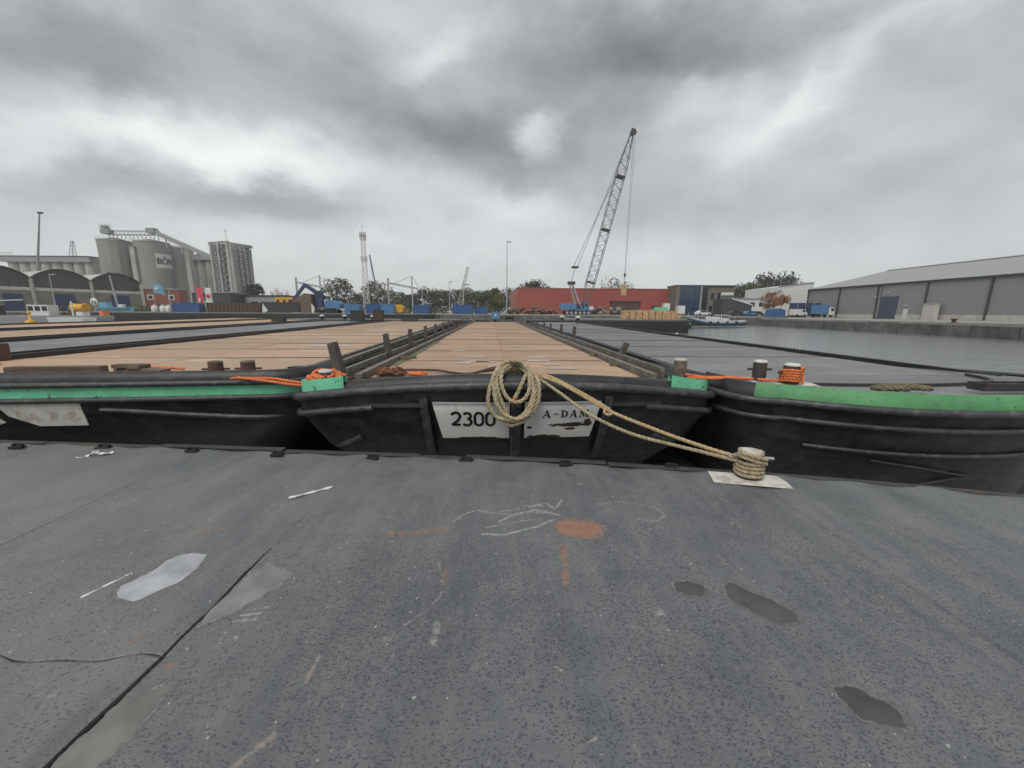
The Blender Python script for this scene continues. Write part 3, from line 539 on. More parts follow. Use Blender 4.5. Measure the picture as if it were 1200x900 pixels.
def bollard(root, x, y, z, r, h, mat=None, capm=None, pin=True, ang=0., name='bollard'):
    mb = MB(); mb.lathe((x,y,z),[(r*1.04,0),(r,.03),(r,h-.02),(r*.96,h)],20); b_ = mb.build(name, mat or steel_d, root)
    if capm: mb = MB(); mb.lathe((x,y,z+h),[(r*1.02,.0),(r*1.03,.015),(r*.8,.03),(0,.035)],20); mb.build('cap', capm, b_)
    if pin: mb = MB(); c, s = math.cos(ang), math.sin(ang); mb.cyl((x-c*r*1.9,y-s*r*1.9,z+h*.62),(x+c*r*1.9,y+s*r*1.9,z+h*.62),.016,n=8); mb.build('pin', steel_d, b_)
    return b_
def rail(root, pts, w, h, mat=None, name='coaming_rail'):
    mb = MB()
    for a,b in zip(pts[:-1],pts[1:]): mb.bar(a,b,w,h)
    return mb.build(name, mat or rail_m, root)
seal_m = M('joint_seal', (.175,.12,.085), .8, .3, 4, (.08,.065,.055), .45, 5, .1, .2)
pale_m = M('pale_patch', (.46,.43,.40), .5, .2, 5, (.40,.27,.19), .38, 7, .1, .05)
# --- centre barge with the number plates
C = thing('barge', 'black barge with white bow plates reading 2300 and A-DAM, brown panel deck between rails', 'barge', (0.0,4.92,0), .052, 'moored barges')
BC = dict(W=5.95, L=39.5, d=.42, p=2.2, rc=.28, z=lambda x,y: .665-.235*min(1,abs(x)/2.95)**2*1.0-(.0 if y<2 else .0))
band(BC, C, 'hull', hull, [(.06,.0,.0),(-.12,.0,.0),(-.30,.02,.03),(-.78,.30,.20),(-1.25,.78,.48),(-2.2,1.55,1.0)])
strake(BC, C, .0, -.03, -.03, .062)
band(BC, C, 'bulwark', hull, [(.03,.01,.01),(.135,.05,.06),(.14,.09,.12),(.02,.12,.14)])
NP = len(plan(5.95,39.5,.42,2.2,.28))
for lo in ((0,12),(28,40)): strake(BC, C, -.235 if lo[0]==0 else -.235, -.02, -.015, .045, None, lo)
for sg in (-1,1):          # knee strakes running up the corner plating
    mb = MB(); P = [(sg*2.62,.80,-.33),(sg*2.50,.56,-.31),(sg*2.30,.44,-.24),(sg*2.08,.36,-.13)]
    mb.tube([Vector(p) for p in spline(P,6)], .045, 8); mb.build('knee_strake', tube_m, C)
    mb = MB(); q = [(x,y) for x,y in plan(5.95,39.5,.42,2.2,.28,.02,.02)]; q = q[0:14] if sg<0 else q[26:40]; q = [p for p in q if abs(p[0])>2.18]
    A = [(x,y,BC['z'](x,y)+.055) for x,y in q]; Bb = [(x*1.0,y+.01,BC['z'](x,y)+.055+(.155 if abs(x)>2.3 else .165)) for x,y in q]; Cc = [(x*.985,y+.04,z) for x,y,z in Bb]; Dd = [(x*.985,y+.04,z) for x,y,z in A]
    mb.loft([A,Bb,Cc,Dd],smooth=False); mb.build('corner_bulwark', mint, C)
    mb = MB(); mb.prism([(sg*2.2,.45),(sg*2.86,.72),(sg*2.88,1.5),(sg*2.25,1.5)] if sg>0 else [(sg*2.2,.45),(sg*2.25,1.5),(sg*2.88,1.5),(sg*2.86,.72)],.44,.50); mb.build('corner_plate', steel_d, C)
def bow_y(z): return np.interp(z, [-1.6,-.6,-.13,.35,.6], [.95,.46,.185,.02,0.])     # rake of the bow face at the centre line
def bow_pt(x, z, o=0.): return (x, bow_y(z)+.42*(abs(x)/2.975)**2.2-o, z)
def bow_plate(x0b,x1b,x0t,x1t,zb,zt,o,mat,name,nx=10,nz=8):
    mb = MB(); g = []
    for j in range(nz+1):
        t = j/nz; z = zb+(zt-zb)*t; a = x0b+(x0t-x0b)*t; c = x1b+(x1t-x1b)*t; g.append([bow_pt(a+(c-a)*i/nx,z-(.0),o) for i in range(nx+1)])
    mb.loft(g,smooth=True); back = [[(x,y+.012,z) for x,y,z in r] for r in g]; mb.loft([g[0],back[0]],smooth=False); mb.loft([g[-1],back[-1]],smooth=False); mb.loft([[r[0] for r in g],[r[0] for r in back]],smooth=False); mb.loft([[r[-1] for r in g],[r[-1] for r in back]],smooth=False)
    return mb.build(name, mat, C)
def plate_material(name, spots, seed):
    m = D.materials.new(name); m.use_nodes = True; n, l = m.node_tree.nodes, m.node_tree.links; b = n['Principled BSDF']; b.inputs['Roughness'].default_value = .6
    tc = n.new('ShaderNodeTexCoord'); sp = n.new('ShaderNodeSeparateXYZ'); l.new(tc.outputs['Object'], sp.inputs[0])
    def nz(s,d,st=None):
        x = n.new('ShaderNodeTexNoise'); x.inputs['Scale'].default_value = s; x.inputs['Detail'].default_value = d; x.inputs['Roughness'].default_value = .65
        mp = n.new('ShaderNodeMapping'); mp.inputs['Scale'].default_value = st or (1,1,1); mp.inputs['Location'].default_value = (seed,seed,0); l.new(tc.outputs['Object'],mp.inputs[0]); l.new(mp.outputs[0],x.inputs['Vector']); return x.outputs['Fac']
    def mt(op,a,c):
        x = n.new('ShaderNodeMath'); x.operation = op
        for i,q in enumerate((a,c)):
            if isinstance(q,(int,float)): x.inputs[i].default_value = q
            else: l.new(q,x.inputs[i])
        return x.outputs[0]
    def mix(f,a,c):
        x = n.new('ShaderNodeMix'); x.data_type = 'RGBA'; l.new(f,x.inputs[0])
        for i,q in ((6,a),(7,c)):
            if isinstance(q,tuple): x.inputs[i].default_value = (*q,1)
            else: l.new(q,x.inputs[i])
        return x.outputs[2]
    def ramp(a,i,o):
        x = n.new('ShaderNodeMapRange'); l.new(a,x.inputs[0]); x.inputs[1].default_value = i; x.inputs[2].default_value = o; return x.outputs[0]
    c = mix(ramp(nz(2.5,6),.3,.7),(.60,.59,.56),(.70,.69,.66))
    c = mix(mt('MULTIPLY',ramp(nz(9,4,(1,1,.07)),.60,.74),.55),c,(.42,.36,.22))          # rust water runs
    c = mix(mt('MULTIPLY',ramp(nz(22,6),.66,.72),.6),c,(.2,.15,.1))
    acc = None
    for x0,z0,wx,wz in spots:
        a = mt('POWER',mt('DIVIDE',mt('SUBTRACT',sp.outputs[0],x0),wx),2); e = mt('POWER',mt('DIVIDE',mt('SUBTRACT',sp.outputs[2],z0),wz),2); k = mt('SUBTRACT',1.,mt('ADD',a,e)); acc = k if acc is None else mt('MAXIMUM',acc,k)
    msk = ramp(mt('ADD',acc,mt('MULTIPLY',mt('SUBTRACT',nz(11,8,(1,1,1.6)),.5),3.4)),.0,.12)
    c = mix(msk,c,(.045,.024,.016)); l.new(c,b.inputs['Base Color']); bp = n.new('ShaderNodeBump'); bp.inputs['Distance'].default_value = .004; bp.inputs['Strength'].default_value = .5; l.new(mt('SUBTRACT',nz(40,5),mt('MULTIPLY',msk,1.)),bp.inputs['Height']); l.new(bp.outputs[0],b.inputs['Normal'])
    return m
ZB, ZT = -.09, .425
pw1 = plate_material('bow_plate_left', [(-.45,-.085,.28,.02)], 3.); pw2 = plate_material('bow_plate_right', [(.82,.105,.30,.035),(1.04,.135,.06,.06),(.44,-.075,.24,.03),(.80,.045,.08,.02),(.24,.07,.04,.02)], 9.)
bow_plate(-.93,-.03,-1.035,-.03,ZB,ZT,.062,pw1,'name_plate'); bow_plate(.175,1.09,.17,1.19,ZB,ZT,.062,pw2,'name_plate')
for a in (-.92,-.03+.02,.16-.02,1.05): pass
mb = MB()                                               # weld-on frames round the white plates
for x0,x1,x2,x3 in ((-.93,-.03,-1.035,-.03),(.175,1.09,.17,1.19)):
    for zz in (ZT+.012,):
        for i in range(8): mb.bar(bow_pt(x2+(x3-x2)*i/8,zz,.066),bow_pt(x2+(x3-x2)*(i+1)/8,zz,.066),.03,.022)
mb.build('plate_frame', galv, C)
def frb(x,z): return bow_pt(x,z,.064), (0,-1,-.25)
def digits(mb, s, x, z, w, h, t, fr, gap_):
    for ch in s:
        if ch == '2': P = arc(x+w/2,z+h-w*.46,w*.44,w*.42,165,-15,12)+[(x+w*.72,z+h*.40),(x+w*.08,z+t/2)]; ribbon(mb,P,t,fr); ribbon(mb,[(x+w*.02,z+t/2),(x+w*.98,z+t/2)],t,fr,.0034)
        elif ch == '3': ribbon(mb,arc(x+w*.46,z+h*.735,w*.40,h*.215,150,-88,12),t,fr); ribbon(mb,arc(x+w*.46,z+h*.285,w*.46,h*.235,88,-150,12),t,fr,.0034)
        elif ch == '0': ribbon(mb,arc(x+w/2,z+h*.68,w*.42,h*.27,0,180,12)+arc(x+w/2,z+h*.32,w*.42,h*.27,180,360,12)+[(x+w*.92,z+h*.68)],t,fr)
        x += w+gap_
    return mb
digits(MB(),'2300',-.80,.105,.125,.205,.036,frb,.026).build('number', black_p, C)
mb = MB(); x, z, h = .42, .225, .105
ribbon(mb,[(x,z),(x+.05,z+h)],.008,frb); ribbon(mb,[(x+.045,z+h),(x+.08,z)],.024,frb,.0034); ribbon(mb,[(x+.02,z+.035),(x+.065,z+.035)],.008,frb,.0038)
for a,b in ((-.015,.015),(.062,.10)): ribbon(mb,[(x+a,z),(x+b,z)],.008,frb,.0042)
ribbon(mb,[(x+.135,z+.05),(x+.205,z+.05)],.011,frb)
x = .66; ribbon(mb,[(x+.018,z),(x+.018,z+h)],.024,frb); ribbon(mb,arc(x+.018,z+h/2,.062,h/2-.005,80,-80,12),[.008,.01,.014,.018,.022,.025,.026,.025,.022,.018,.014,.01,.008],frb,.0034); ribbon(mb,[(x-.008,z+.004),(x+.04,z+.004)],.008,frb,.0038); ribbon(mb,[(x-.008,z+h-.004),(x+.04,z+h-.004)],.008,frb,.0042)
x = .785; ribbon(mb,[(x,z),(x+.045,z+h)],.008,frb); ribbon(mb,[(x+.042,z+h),(x+.078,z)],.024,frb,.0034); ribbon(mb,[(x+.02,z+.035),(x+.062,z+.035)],.008,frb,.0038)
for a,b in ((-.015,.015),(.06,.098)): ribbon(mb,[(x+a,z),(x+b,z)],.008,frb,.0042)
x = .925; ribbon(mb,[(x,z),(x,z+h)],.009,frb); ribbon(mb,[(x+.002,z+h),(x+.045,z+.01)],.022,frb,.0034); ribbon(mb,[(x+.045,z+.01),(x+.085,z+h)],.008,frb,.0038); ribbon(mb,[(x+.09,z),(x+.09,z+h)],.024,frb,.0042)
for a,b in ((-.015,.018),(.07,.112)): ribbon(mb,[(x+a,z),(x+b,z)],.008,frb,.0046)
mb.build('port_name', black_p, C)
for x, w_ in ((-1.13,.075),(.07,.10),(1.27,.075)):     # upright ribs on the bow
    mb = MB(); P = [bow_pt(x*(1+.06*(z)),z,.05) for z in (.50,.38,.2,0,-.2,-.45)]
    for a,b in zip(P[:-1],P[1:]): mb.bar(a,b,w_,.09)
    mb.tube([Vector(p)+Vector((-w_*.55*np.sign(x),-.035,0)) for p in P],.028,8); mb.build('bow_rib', tube_m, C)
for x0,x1 in ((-2.0,-1.2),(1.36,2.08)):                # recessed dark panels beside the plates, framed
    mb = MB(); 
    for i in range(6): mb.bar(bow_pt(x0+(x1-x0)*i/6,.43-.03*abs(x0+(x1-x0)*i/6),.03),bow_pt(x0+(x1-x0)*(i+1)/6,.43-.03*abs(x0+(x1-x0)*(i+1)/6),.03),.03,.05)
    mb.build('panel_frame', steel_d, C)
deckfill(BC, C, .03, 2.36, 1.18, .50, steel_d, .10)
panels(C, 'deck_panel', ply, 2.22, 1.22, 38.2, .56, 17, 2, taper=lambda y: 1.0 if y<30 else 1-.012*(y-30))
seals(C, 'joint_seal', seal_m, 2.22, 1.22, 38.2, .562, 17, lambda y: 1.0 if y<30 else 1-.012*(y-30))
mb = MB(); mb.box((0,1.17,.535),(4.5,.05,.075)); mb.build('hatch_coaming', steel_d, C)
for sg in (-1,1):
    rail(C, [(sg*2.32,1.0,.59),(sg*2.32,8,.59),(sg*2.32,16,.59),(sg*2.3,28,.58),(sg*2.05,38.3,.58)], .10, .13); rail(C, [(sg*2.66,1.45,.60),(sg*2.66,14,.61),(sg*2.64,28,.60),(sg*2.35,38.3,.58)], .06, .16)
    mb = MB()
    for y in np.arange(2.2,37,2.45): mb.box((sg*2.49,y,.54),(.30,.10,.10))
    mb.build('bracket', steel_d, C)
stanchions(C, [(-2.52,.98+.0,-.16,1.08),(-2.62,4.05,-.08,1.),(-2.6,6.5,-.05,1.),(-2.6,8.95,0,1.),(-2.6,11.4,0,1.),(-2.6,13.9,0,1.),(-2.6,16.3,.03,1.),(-2.55,18.8,0,1.),(-2.55,21.3,0,1.),(-2.5,23.8,0,1.),(-2.5,26.2,0,1),(-2.45,29,0,1),(-2.4,32,0,1)], .55)
stanchions(C, [(2.72,4.0,.42,.72),(2.72,9.2,.05,1.),(2.72,11.9,.05,1.),(2.7,14.8,.03,.9),(2.7,17.2,0,.9),(2.66,20.2,0,.9),(2.6,23.4,0,.9),(2.6,27,0,.9),(2.5,31,0,.9)], .55)
for x,y,sx in ((-2.16,3.55,.22),(-2.02,3.75,.12),(2.2,2.6,.2),(2.24,4.3,.24)): mb = MB(); mb.box((x,y,.60),(sx,.09,.07)); mb.build('wood_block', moss, C)
mb = MB(); mb.prism([(-2.24,2.6),(-2.12,2.6),(-2.08,6),(-2.1,9),(-2.24,9)],.56,.572); mb.build('moss_strip', moss, C)
rp = random.Random(12)
pp = [(-.75,4.15,.6),(-.35,3.2,.45),(-.6,3.25,.55),(-.85,3.0,.3),(.75,3.4,.5),(.95,2.75,.35),(1.05,2.2,.55),(.8,4.0,.45),(.55,7.2,.5),(-.2,2.4,.25),(-1.2,5.5,.4),(.3,9,.6)]
for x,y,w_ in pp:
    mb = MB(); h_ = rp.uniform(.08,.22); J = lambda: rp.uniform(-.04,.04); mb.prism([(x-w_/2+J(),y-h_/2+J()*.6),(x+J(),y-h_/2+J()*.5),(x+w_/2+J(),y-h_/2+J()*.6),(x+w_/2+J(),y+h_/2+J()*.6),(x+J(),y+h_/2+J()*.4),(x-w_/2+J(),y+h_/2+J()*.6)],.567,.5715); mb.build('pale_patch', pale_m, C)
bollard(C, 2.60,.74,.50,.092,.40, timber, plinth, False)
bollard(C, -2.62,.62,.50,.10,.25, rusty, plinth, False)
# --- left barge, wide, brown deck
A = thing('barge', 'wide black barge with mint green bow band and worn brown deck', 'barge', (-6.72,5.12,0), .088, 'moored barges')
BA = dict(W=7.5, L=38.5, d=.10, p=2.6, rc=.55, z=lambda x,y: .735+.004*x-.13*min(1,max(0,(y-.9)/1.2)))
band(BA, A, 'bulwark', hull, [(-.03,.16,.17),(.0,.12,.13),(.0,.07,.08),(-.10,.03,.03),(-.165,.03,.03)]); strake(BA, A, -.165, .0, .0, .040, None, (0,BOW))
band(BA, A, 'green_band', mint, [(-.21,.03,.03),(-.35,.03,.03)], (0,BOW)); band(BA, A, 'side_band', hull, [(-.21,.03,.03),(-.35,.03,.03)], (BOW-1,len(plan(7.5,38.5,.1,2.6,.55))+1)); strake(BA, A, -.382, .0, .0, .040, None, (0,BOW))
band(BA, A, 'hull', hull, [(-.39,.03,.03),(-.75,.10,.10),(-1.15,.62,.42),(-2.2,1.3,1.0)])
mb = MB(); mb.tube([Vector(p) for p in spline([(.95,-.028+.06,.735-.53),(1.3,.05,.735-.55),(2.2,.075,.735-.63),(3.1,.13,.735-.69),(3.5,.42,.735-.70)],6)],.040,8); mb.build('rubbing_strake', tube_m, A)
for pz_ in ([(-.38,-.40),(.70,-.42),(.70,-.76),(.08,-.76),(-.26,-.60)],[(-1.62,-.42),(-.62,-.41),(-.34,-.70),(-.52,-.76),(-1.62,-.76)]):
    mb = MB(); P = [(x,.10*(abs(x)/3.75)**2.6+.03+(-.07*(z+.40)/.36)*1.0*(1 if z<-.4 else 0)*1.05-.022,.735+z) for x,z in pz_]; k = len(P)
    mb.add(P+[(x,y+.015,z) for x,y,z in P],(tuple(range(k)),)+tuple((i,(i+1)%k,k+(i+1)%k,k+i) for i in range(k))); mb.build('bow_panel', white_p, A)
deckfill(BA, A, -.14, 3.35, 1.15, .52, steel_d, .16)
panels(A, 'deck_panel', ply2, 3.2, 1.2, 37.3, .575, 18, 2, gap=.025)
for sg in (-1,1):
    rail(A, [(sg*3.34,1.2,.60),(sg*3.34,14,.60),(sg*3.34,30,.60),(sg*3.0,37.4,.60)], .09, .15, rail_m if sg>0 else steel_d); rail(A, [(sg*3.68,1.7,.66),(sg*3.68,14,.66),(sg*3.68,30,.66),(sg*3.3,37.4,.64)], .11, .07, rail_m if sg>0 else steel_d); rail(A, [(sg*3.52,1.5,.60),(sg*3.52,14,.60),(sg*3.52,30,.60),(sg*3.2,37.4,.6)], .05, .10, steel_d)
seals(A, 'joint_seal', seal_m, 3.2, 1.2, 37.3, .577, 18)
bollard(A, 2.37,.30,.60,.095,.235, rusty, timber, True, .1); bollard(A, 2.80,.34,.60,.095,.235, rusty, timber, True, .1)
for (a,b,h_) in (((-.75,.62,.685),(.42,.78,.67),.13),((.86,.52,.685),(1.62,.36,.66),.15)):
    mb = MB(); mb.bar(a,b,.16,h_); mb.build('timber_sill', timber, A)
mb = MB(); mb.box((1.05,.45,.78),(.34,.14,.05),.1); mb.box((1.2,.44,.77),(.2,.18,.06),-.2); mb.build('sill_chock', timber, A)
mb = MB(); mb.prism([(3.0,1.1),(3.5,1.1),(3.45,1.25),(3.05,1.25)],.6,.66); mb.build('deck_fitting', steel_d, A)
for x,y,w_ in ((1.8,6.2,1.3),(.4,9.6,.7),(2.0,12,.9),(1.2,17,.8)): mb = MB(); mb.box((x,y,.586),(w_,.14,.008),rp.uniform(-.03,.03)); mb.build('pale_patch', white_f, A)
# --- grey barge and two brown ones further left
def plain_barge(name_label, x0, y0, slope, W, L, z, mat, rows, cols, pn, gz=.17, railmat=None, strk=(.34,.44,.5)):
    r_ = thing('barge', name_label, 'barge', (x0,y0,0), -math.atan(slope), 'moored barges'); B = dict(W=W, L=L, d=.3, p=2.3, rc=.6, z=lambda x,y: z)
    band(B, r_, 'hull', hull, [(0,.12,.12),(.0,.02,.02),(-.05,0,0),(-.55,.0,.02),(-1.0,.35,.3),(-2.2,.9,.9)]); strake(B, r_, -.14, -.02, -.02, .055)
    deckfill(B, r_, -.02, W/2-.42, 1.2, z-.12, steel_d, .11); panels(r_, pn, mat, W/2-.5, 1.3, L-1.1, z-.05, rows, cols, gap=.03)
    for sg in (-1,1): rail(r_, [(sg*(W/2-.43),1.2,z-.02),(sg*(W/2-.43),L-1,z-.02)], .08, .14, railmat or steel_d)
    return r_, B
G, BG = plain_barge('grey hatch covered barge between the worn brown deck and the pale brown one', -13.35, 6.6, -.135, 6.3, 37, .56, greyhatch, 15, 2, 'hatch_cover')
bollard(G, 3.2,.55,.5,.20,.42, rusty, None, False)
H, BH = plain_barge('pale brown decked barge beyond the grey hatched one on the left', -20.6, 10.5, -.17, 7.2, 40, .56, ply2, 16, 3, 'deck_panel')
I_, BI = plain_barge('outermost brown decked barge on the far left, nearest the yellow workboat', -29.0, 14.0, -.185, 7.4, 44, .56, ply2, 18, 3, 'deck_panel')
# --- right barge, bright green rim
Rb = thing('barge', 'black barge with bright green bow band and grey hatch covers, right of the numbered one', 'barge', (5.72,4.36,0), .030, 'moored barges')
BR = dict(W=5.4, L=40, d=1.0, p=2.2, rc=.55, z=lambda x,y: .675+.03*min(1,y/1.0)-.16*min(1,max(0,(y-1.2)/1.6)))
band(BR, Rb, 'green_band', green, [(-.03,.12,.12),(.0,.08,.08),(-.0,.045,.045),(-.185,.03,.03)], (4,BOW)); band(BR, Rb, 'side_band', hull, [(-.03,.12,.12),(.0,.08,.08),(-.0,.045,.045),(-.185,.03,.03)], (BOW-1,len(plan(5.4,40,1.,2.2,.55))+5)); strake(BR, Rb, -.215, -.005, -.005, .048)
band(BR, Rb, 'hull', hull, [(-.22,.03,.03),(-.60,.10,.12),(-1.05,.30,.30),(-1.9,.48,.55),(-2.6,.6,.7)])
strake(BR, Rb, -.445, .04, .05, .034); strake(BR, Rb, -.80, .165, .165, .026, None, (8,42))
mb = MB(); 
for P in ([(-1.1,.355,-.24),(-.42,.265,-.33),(.15,.295,-.44)],[(.15,.295,-.44),(-.25,.325,-.54),(-.55,.365,-.62)]): mb.tube([Vector(p) for p in spline(P,5)],.016,6)
mb.build('chine_bead', steel_d, Rb)
deckfill(BR, Rb, -.05, 2.30, 2.2, .50, greyhatch, .125)
panels(Rb, 'hatch_cover', greyhatch, 2.25, 2.25, 38.6, .56, 13, 1, gap=.03)
seals(Rb, 'joint_seal', steel_d, 2.25, 2.25, 38.6, .562, 13)
cp = [(-2.27,2.3),(-2.15,1.75),(-1.75,1.42),(-1.1,1.24),(-.3,1.2),(.6,1.22),(1.4,1.36),(2.0,1.65),(2.27,2.2)]; cs = [Vector(p) for p in spline([(x,y,.575) for x,y in cp],5)]
mb = MB()
for a,b in zip(cs[:-1],cs[1:]): mb.bar(a,b,.04,.07)
mb.build('hatch_coaming', steel_d, Rb)
mb = MB(); mb.add([(p.x,p.y,.565) for p in cs],(tuple(range(len(cs))),)); mb.add([(p.x,p.y,.54) for p in cs],(tuple(range(len(cs))),)); mb.build('fore_hatch', greyhatch, Rb)
rail(Rb, [(2.55,1.9,.56),(2.55,20,.56),(2.45,38.6,.56)], .12, .14, hull); rail(Rb, [(-2.55,2.2,.55),(-2.55,20,.55),(-2.45,38.6,.55)], .08, .12, hull)
mb = MB(); mb.prism([(-2.50,1.36),(-2.42,1.06),(-2.0,.75),(-1.70,.58),(-1.62,.84),(-2.1,1.32)],.600,.684); mb.build('bollard_plate', white_p, Rb)
bollard(Rb, -2.22,1.04,.68,.085,.26, steel_d, white_p, True, -.1); bollard(Rb, -1.95,.80,.684,.095,.24, steel_d, white_p, True, .05)
mb = MB(); mb.box((.70,.45,.70),(.76,.03,.10)); mb.box((.33,.53,.70),(.03,.2,.10)); mb.box((1.07,.53,.70),(.03,.2,.10)); mb.box((.70,.62,.70),(.76,.03,.10)); mb.box((.83,.53,.71),(.04,.14,.06),.3); mb.build('fairlead_box', steel_d, Rb)
for y_ in (6.4,14.): mb = MB(); mb.box((2.55,y_,.66),(.07,.09,.07)); mb.box((2.55,y_+.13,.66),(.05,.06,.07)); mb.build('cleat', white_p, Rb)
# ------------------------------------------------------------------ ropes
mb = MB(); LP = [   # turns of the rope hank hung over the bow of the numbered barge
 [(.30,5.02,.80),(.34,4.80,.72),(.33,4.74,.50),(.22,4.72,.31),(.08,4.72,.21),(-.06,4.73,.20),(-.16,4.75,.40),(-.22,4.77,.62),(-.24,4.85,.78),(-.14,5.0,.93),(.02,5.02,.975),(.16,5.02,.93),(.25,4.93,.82)],
 [(.25,4.93,.82),(.27,4.78,.60),(.20,4.74,.40),(.10,4.73,.29),(-.02,4.74,.27),(-.10,4.76,.42),(-.17,4.78,.60),(-.19,4.88,.80),(-.07,5.05,.95),(.10,5.06,.96),(.22,4.95,.86)],
 [(.22,4.95,.86),(.22,4.79,.64),(.14,4.75,.51),(.02,4.74,.49),(-.08,4.76,.57),(-.135,4.80,.72),(-.12,4.92,.86),(.0,5.06,.93),(.14,5.07,.90),(.235,4.95,.80)],
 [(.235,4.95,.80),(.28,4.76,.58),(.17,4.71,.33),(.06,4.70,.25),(-.08,4.70,.27),(-.20,4.72,.30),(-.29,4.74,.43),(-.295,4.76,.58),(-.25,4.82,.75),(-.18,4.94,.87),(-.04,5.10,.91),(.10,5.12,.88),(.20,5.0,.82)],
 [(.27,5.0,.80),(.30,4.80,.62),(.24,4.70,.40),(.14,4.68,.30),(.0,4.68,.29),(-.12,4.71,.36),(-.21,4.74,.52),(-.22,4.83,.72),(-.12,5.0,.89),(.05,5.08,.94),(.18,5.03,.88)],
 [(.20,5.0,.82),(.15,4.84,.76),(.10,4.78,.66),(.05,4.76,.56),(.035,4.75,.535)],
 [(-.12,5.18,.80),(.02,5.15,.86),(.16,5.12,.83),(.26,5.02,.80),(.33,4.96,.78)], [(-.10,5.2,.77),(.04,5.2,.81),(.2,5.15,.79),(.34,5.0,.77)]]
for p in LP: rope(mb, [(x,y-.015,z) for x,y,z in p], .0275, 10)
hank = mb.build('rope_hank', rope_n, None, (0,0,0), label='hank of straw coloured rope hung in loops over the numbered bow', cat='rope')
mb = MB(); mb.cyl((.035,4.735,.53),(.025,4.732,.505),.024,n=8); mb.build('rope_end', rope_o, hank)
mb = MB(); rope(mb, [(.20,5.10,.79),(.36,4.94,.785),(.56,4.76,.745),(.80,4.60,.64),(1.16,4.36,.465),(1.6,4.06,.335),(1.98,3.80,.245),(2.25,3.61,.205)], .0215, 12)
rope(mb, [(.18,5.06,.83),(.34,4.97,.81),(.52,4.82,.785),(.80,4.615,.665),(1.14,4.38,.495)], .019, 10)
for p in ([(1.12,4.38,.50),(1.17,4.35,.46),(1.13,4.34,.43),(1.08,4.37,.46),(1.14,4.39,.50)],): rope(mb, p, .018, 8)
mb.build('mooring_rope', rope_b, None, label='upper taut tan mooring rope with a knot, running to the wrapped bollard', cat='rope')
mb = MB(); rope(mb, [(.20,5.02,.80),(.35,4.90,.755),(.60,4.68,.615),(.95,4.42,.40),(1.35,4.17,.26),(1.75,3.93,.21),(2.05,3.74,.185),(2.26,3.59,.17)], .021, 12)
mb.build('mooring_rope', rope_n, None, label='lower slack grey-green mooring rope sagging to the wrapped bollard', cat='rope')
mb = MB(); R_ = .098+.020; P = []
for i in range(0,4*20+1): a = 1.3-i/20*2*PI; P.append((bx+R_*math.cos(a),by+R_*math.sin(a),.030+.040*(i/20)+(.004*math.sin(a*3))))
rope(mb, P, .0205, 3)
for k,(t0,h0,h1) in enumerate(((-2.6,.20,.335),(-2.9,.22,.30))):    # riding turns over the pin
    P = [(bx-.17,by+.04,.20)]+[(bx+(R_+.012+.004*k)*math.cos(t0+a),by+(R_+.012)*math.sin(t0+a),.268-.03*k-.085*(1-math.cos(a))/2) for a in np.linspace(-.2,PI*1.05,12)]; rope(mb, P, .0205, 4)
P = [(bx+(.098)*math.cos(a),by+.098*math.sin(a),.275+.012*math.sin(a)) for a in np.linspace(PI*.85,PI*1.97,12)]; rope(mb, P, .020, 4)
mb.build('rope_wrap', rope_n, None, label='straw rope wound in four turns round the bollard on the white plate', cat='rope')
def pile(cx, cy, cz, rx, ry, h, r, turns, mat, label, seed, name='rope_pile'):
    q = random.Random(seed); P = []
    for i in range(turns*9): a = i/9*2*PI+q.uniform(-.4,.4); k = q.uniform(.25,1.); P.append((rx*k*math.cos(a),ry*k*math.sin(a),r+h*(1-k*.75)*q.uniform(.2,1.)*(.35+.65*min(1,i/(turns*5)))))
    mb = MB(); rope(mb, P, r, 6); return mb.build(name, mat, None, (cx,cy,cz), label=label, cat='rope')
pile(-2.66,5.47,.60,.27,.19,.24,.026,8,rope_o,'bright orange rope heaped on the mint green bow corner',5)
pile(-2.0,6.22,.56,.26,.16,.19,.024,7,rope_r,'dark reddish brown frayed rope heap on the brown numbered deck',8)
pile(-1.55,6.3,.565,.2,.07,.05,.018,3,rope_o,'thin orange rope end trailing beside the frayed rope heap',11)
pile(4.95,4.78,.645,.46,.13,.075,.030,3,rope_g,'olive brown rope flaked down in a flat pile behind the bright green band',21)
pile(-6.1,5.95,.585,.10,.07,.06,.018,4,rope_g,'small olive rope bundle between the two timber sills',17)
pile(-9.7,6.9,.55,.35,.2,.16,.03,6,rope_o,'orange rope heap by the big rusty bollard at the left edge',23)
def line_rope(pts, r, mat, label): mb = MB(); rope(mb, pts, r, 10); mb.build('rope', mat, None, label=label, cat='rope')
mb = MB(); rope(mb,[(-2.75,5.38,.58),(-3.1,5.40,.60),(-3.45,5.44,.64),(-3.80,5.40,.65),(-3.95,5.30,.66)],.021,10); rope(mb,[(-2.72,5.33,.55),(-3.1,5.33,.575),(-3.6,5.36,.635),(-3.9,5.36,.665)],.021,10); mb.build('rope', rope_o, None, label='orange rope pair from the orange heap to the rusty pinned bollards', cat='rope')
line_rope([(-5.95,6.65,.60),(-6.3,6.5,.60),(-6.7,6.55,.60),(-6.2,6.75,.60),(-5.7,6.6,.60)],.02,rope_o,'loose orange rope lying on the worn brown deck behind the timber sills')
mb = MB(); rope(mb,[(2.60,5.70,.70),(2.85,5.56,.685),(3.10,5.46,.70),(3.28,5.36,.705),(3.48,5.30,.71)],.021,10); rope(mb,[(2.62,5.66,.66),(2.88,5.50,.675),(3.12,5.40,.70),(3.34,5.30,.705)],.021,10); rope(mb,[(3.40,5.24,.71),(3.54,5.16,.715),(3.66,5.10,.72)],.02,10)
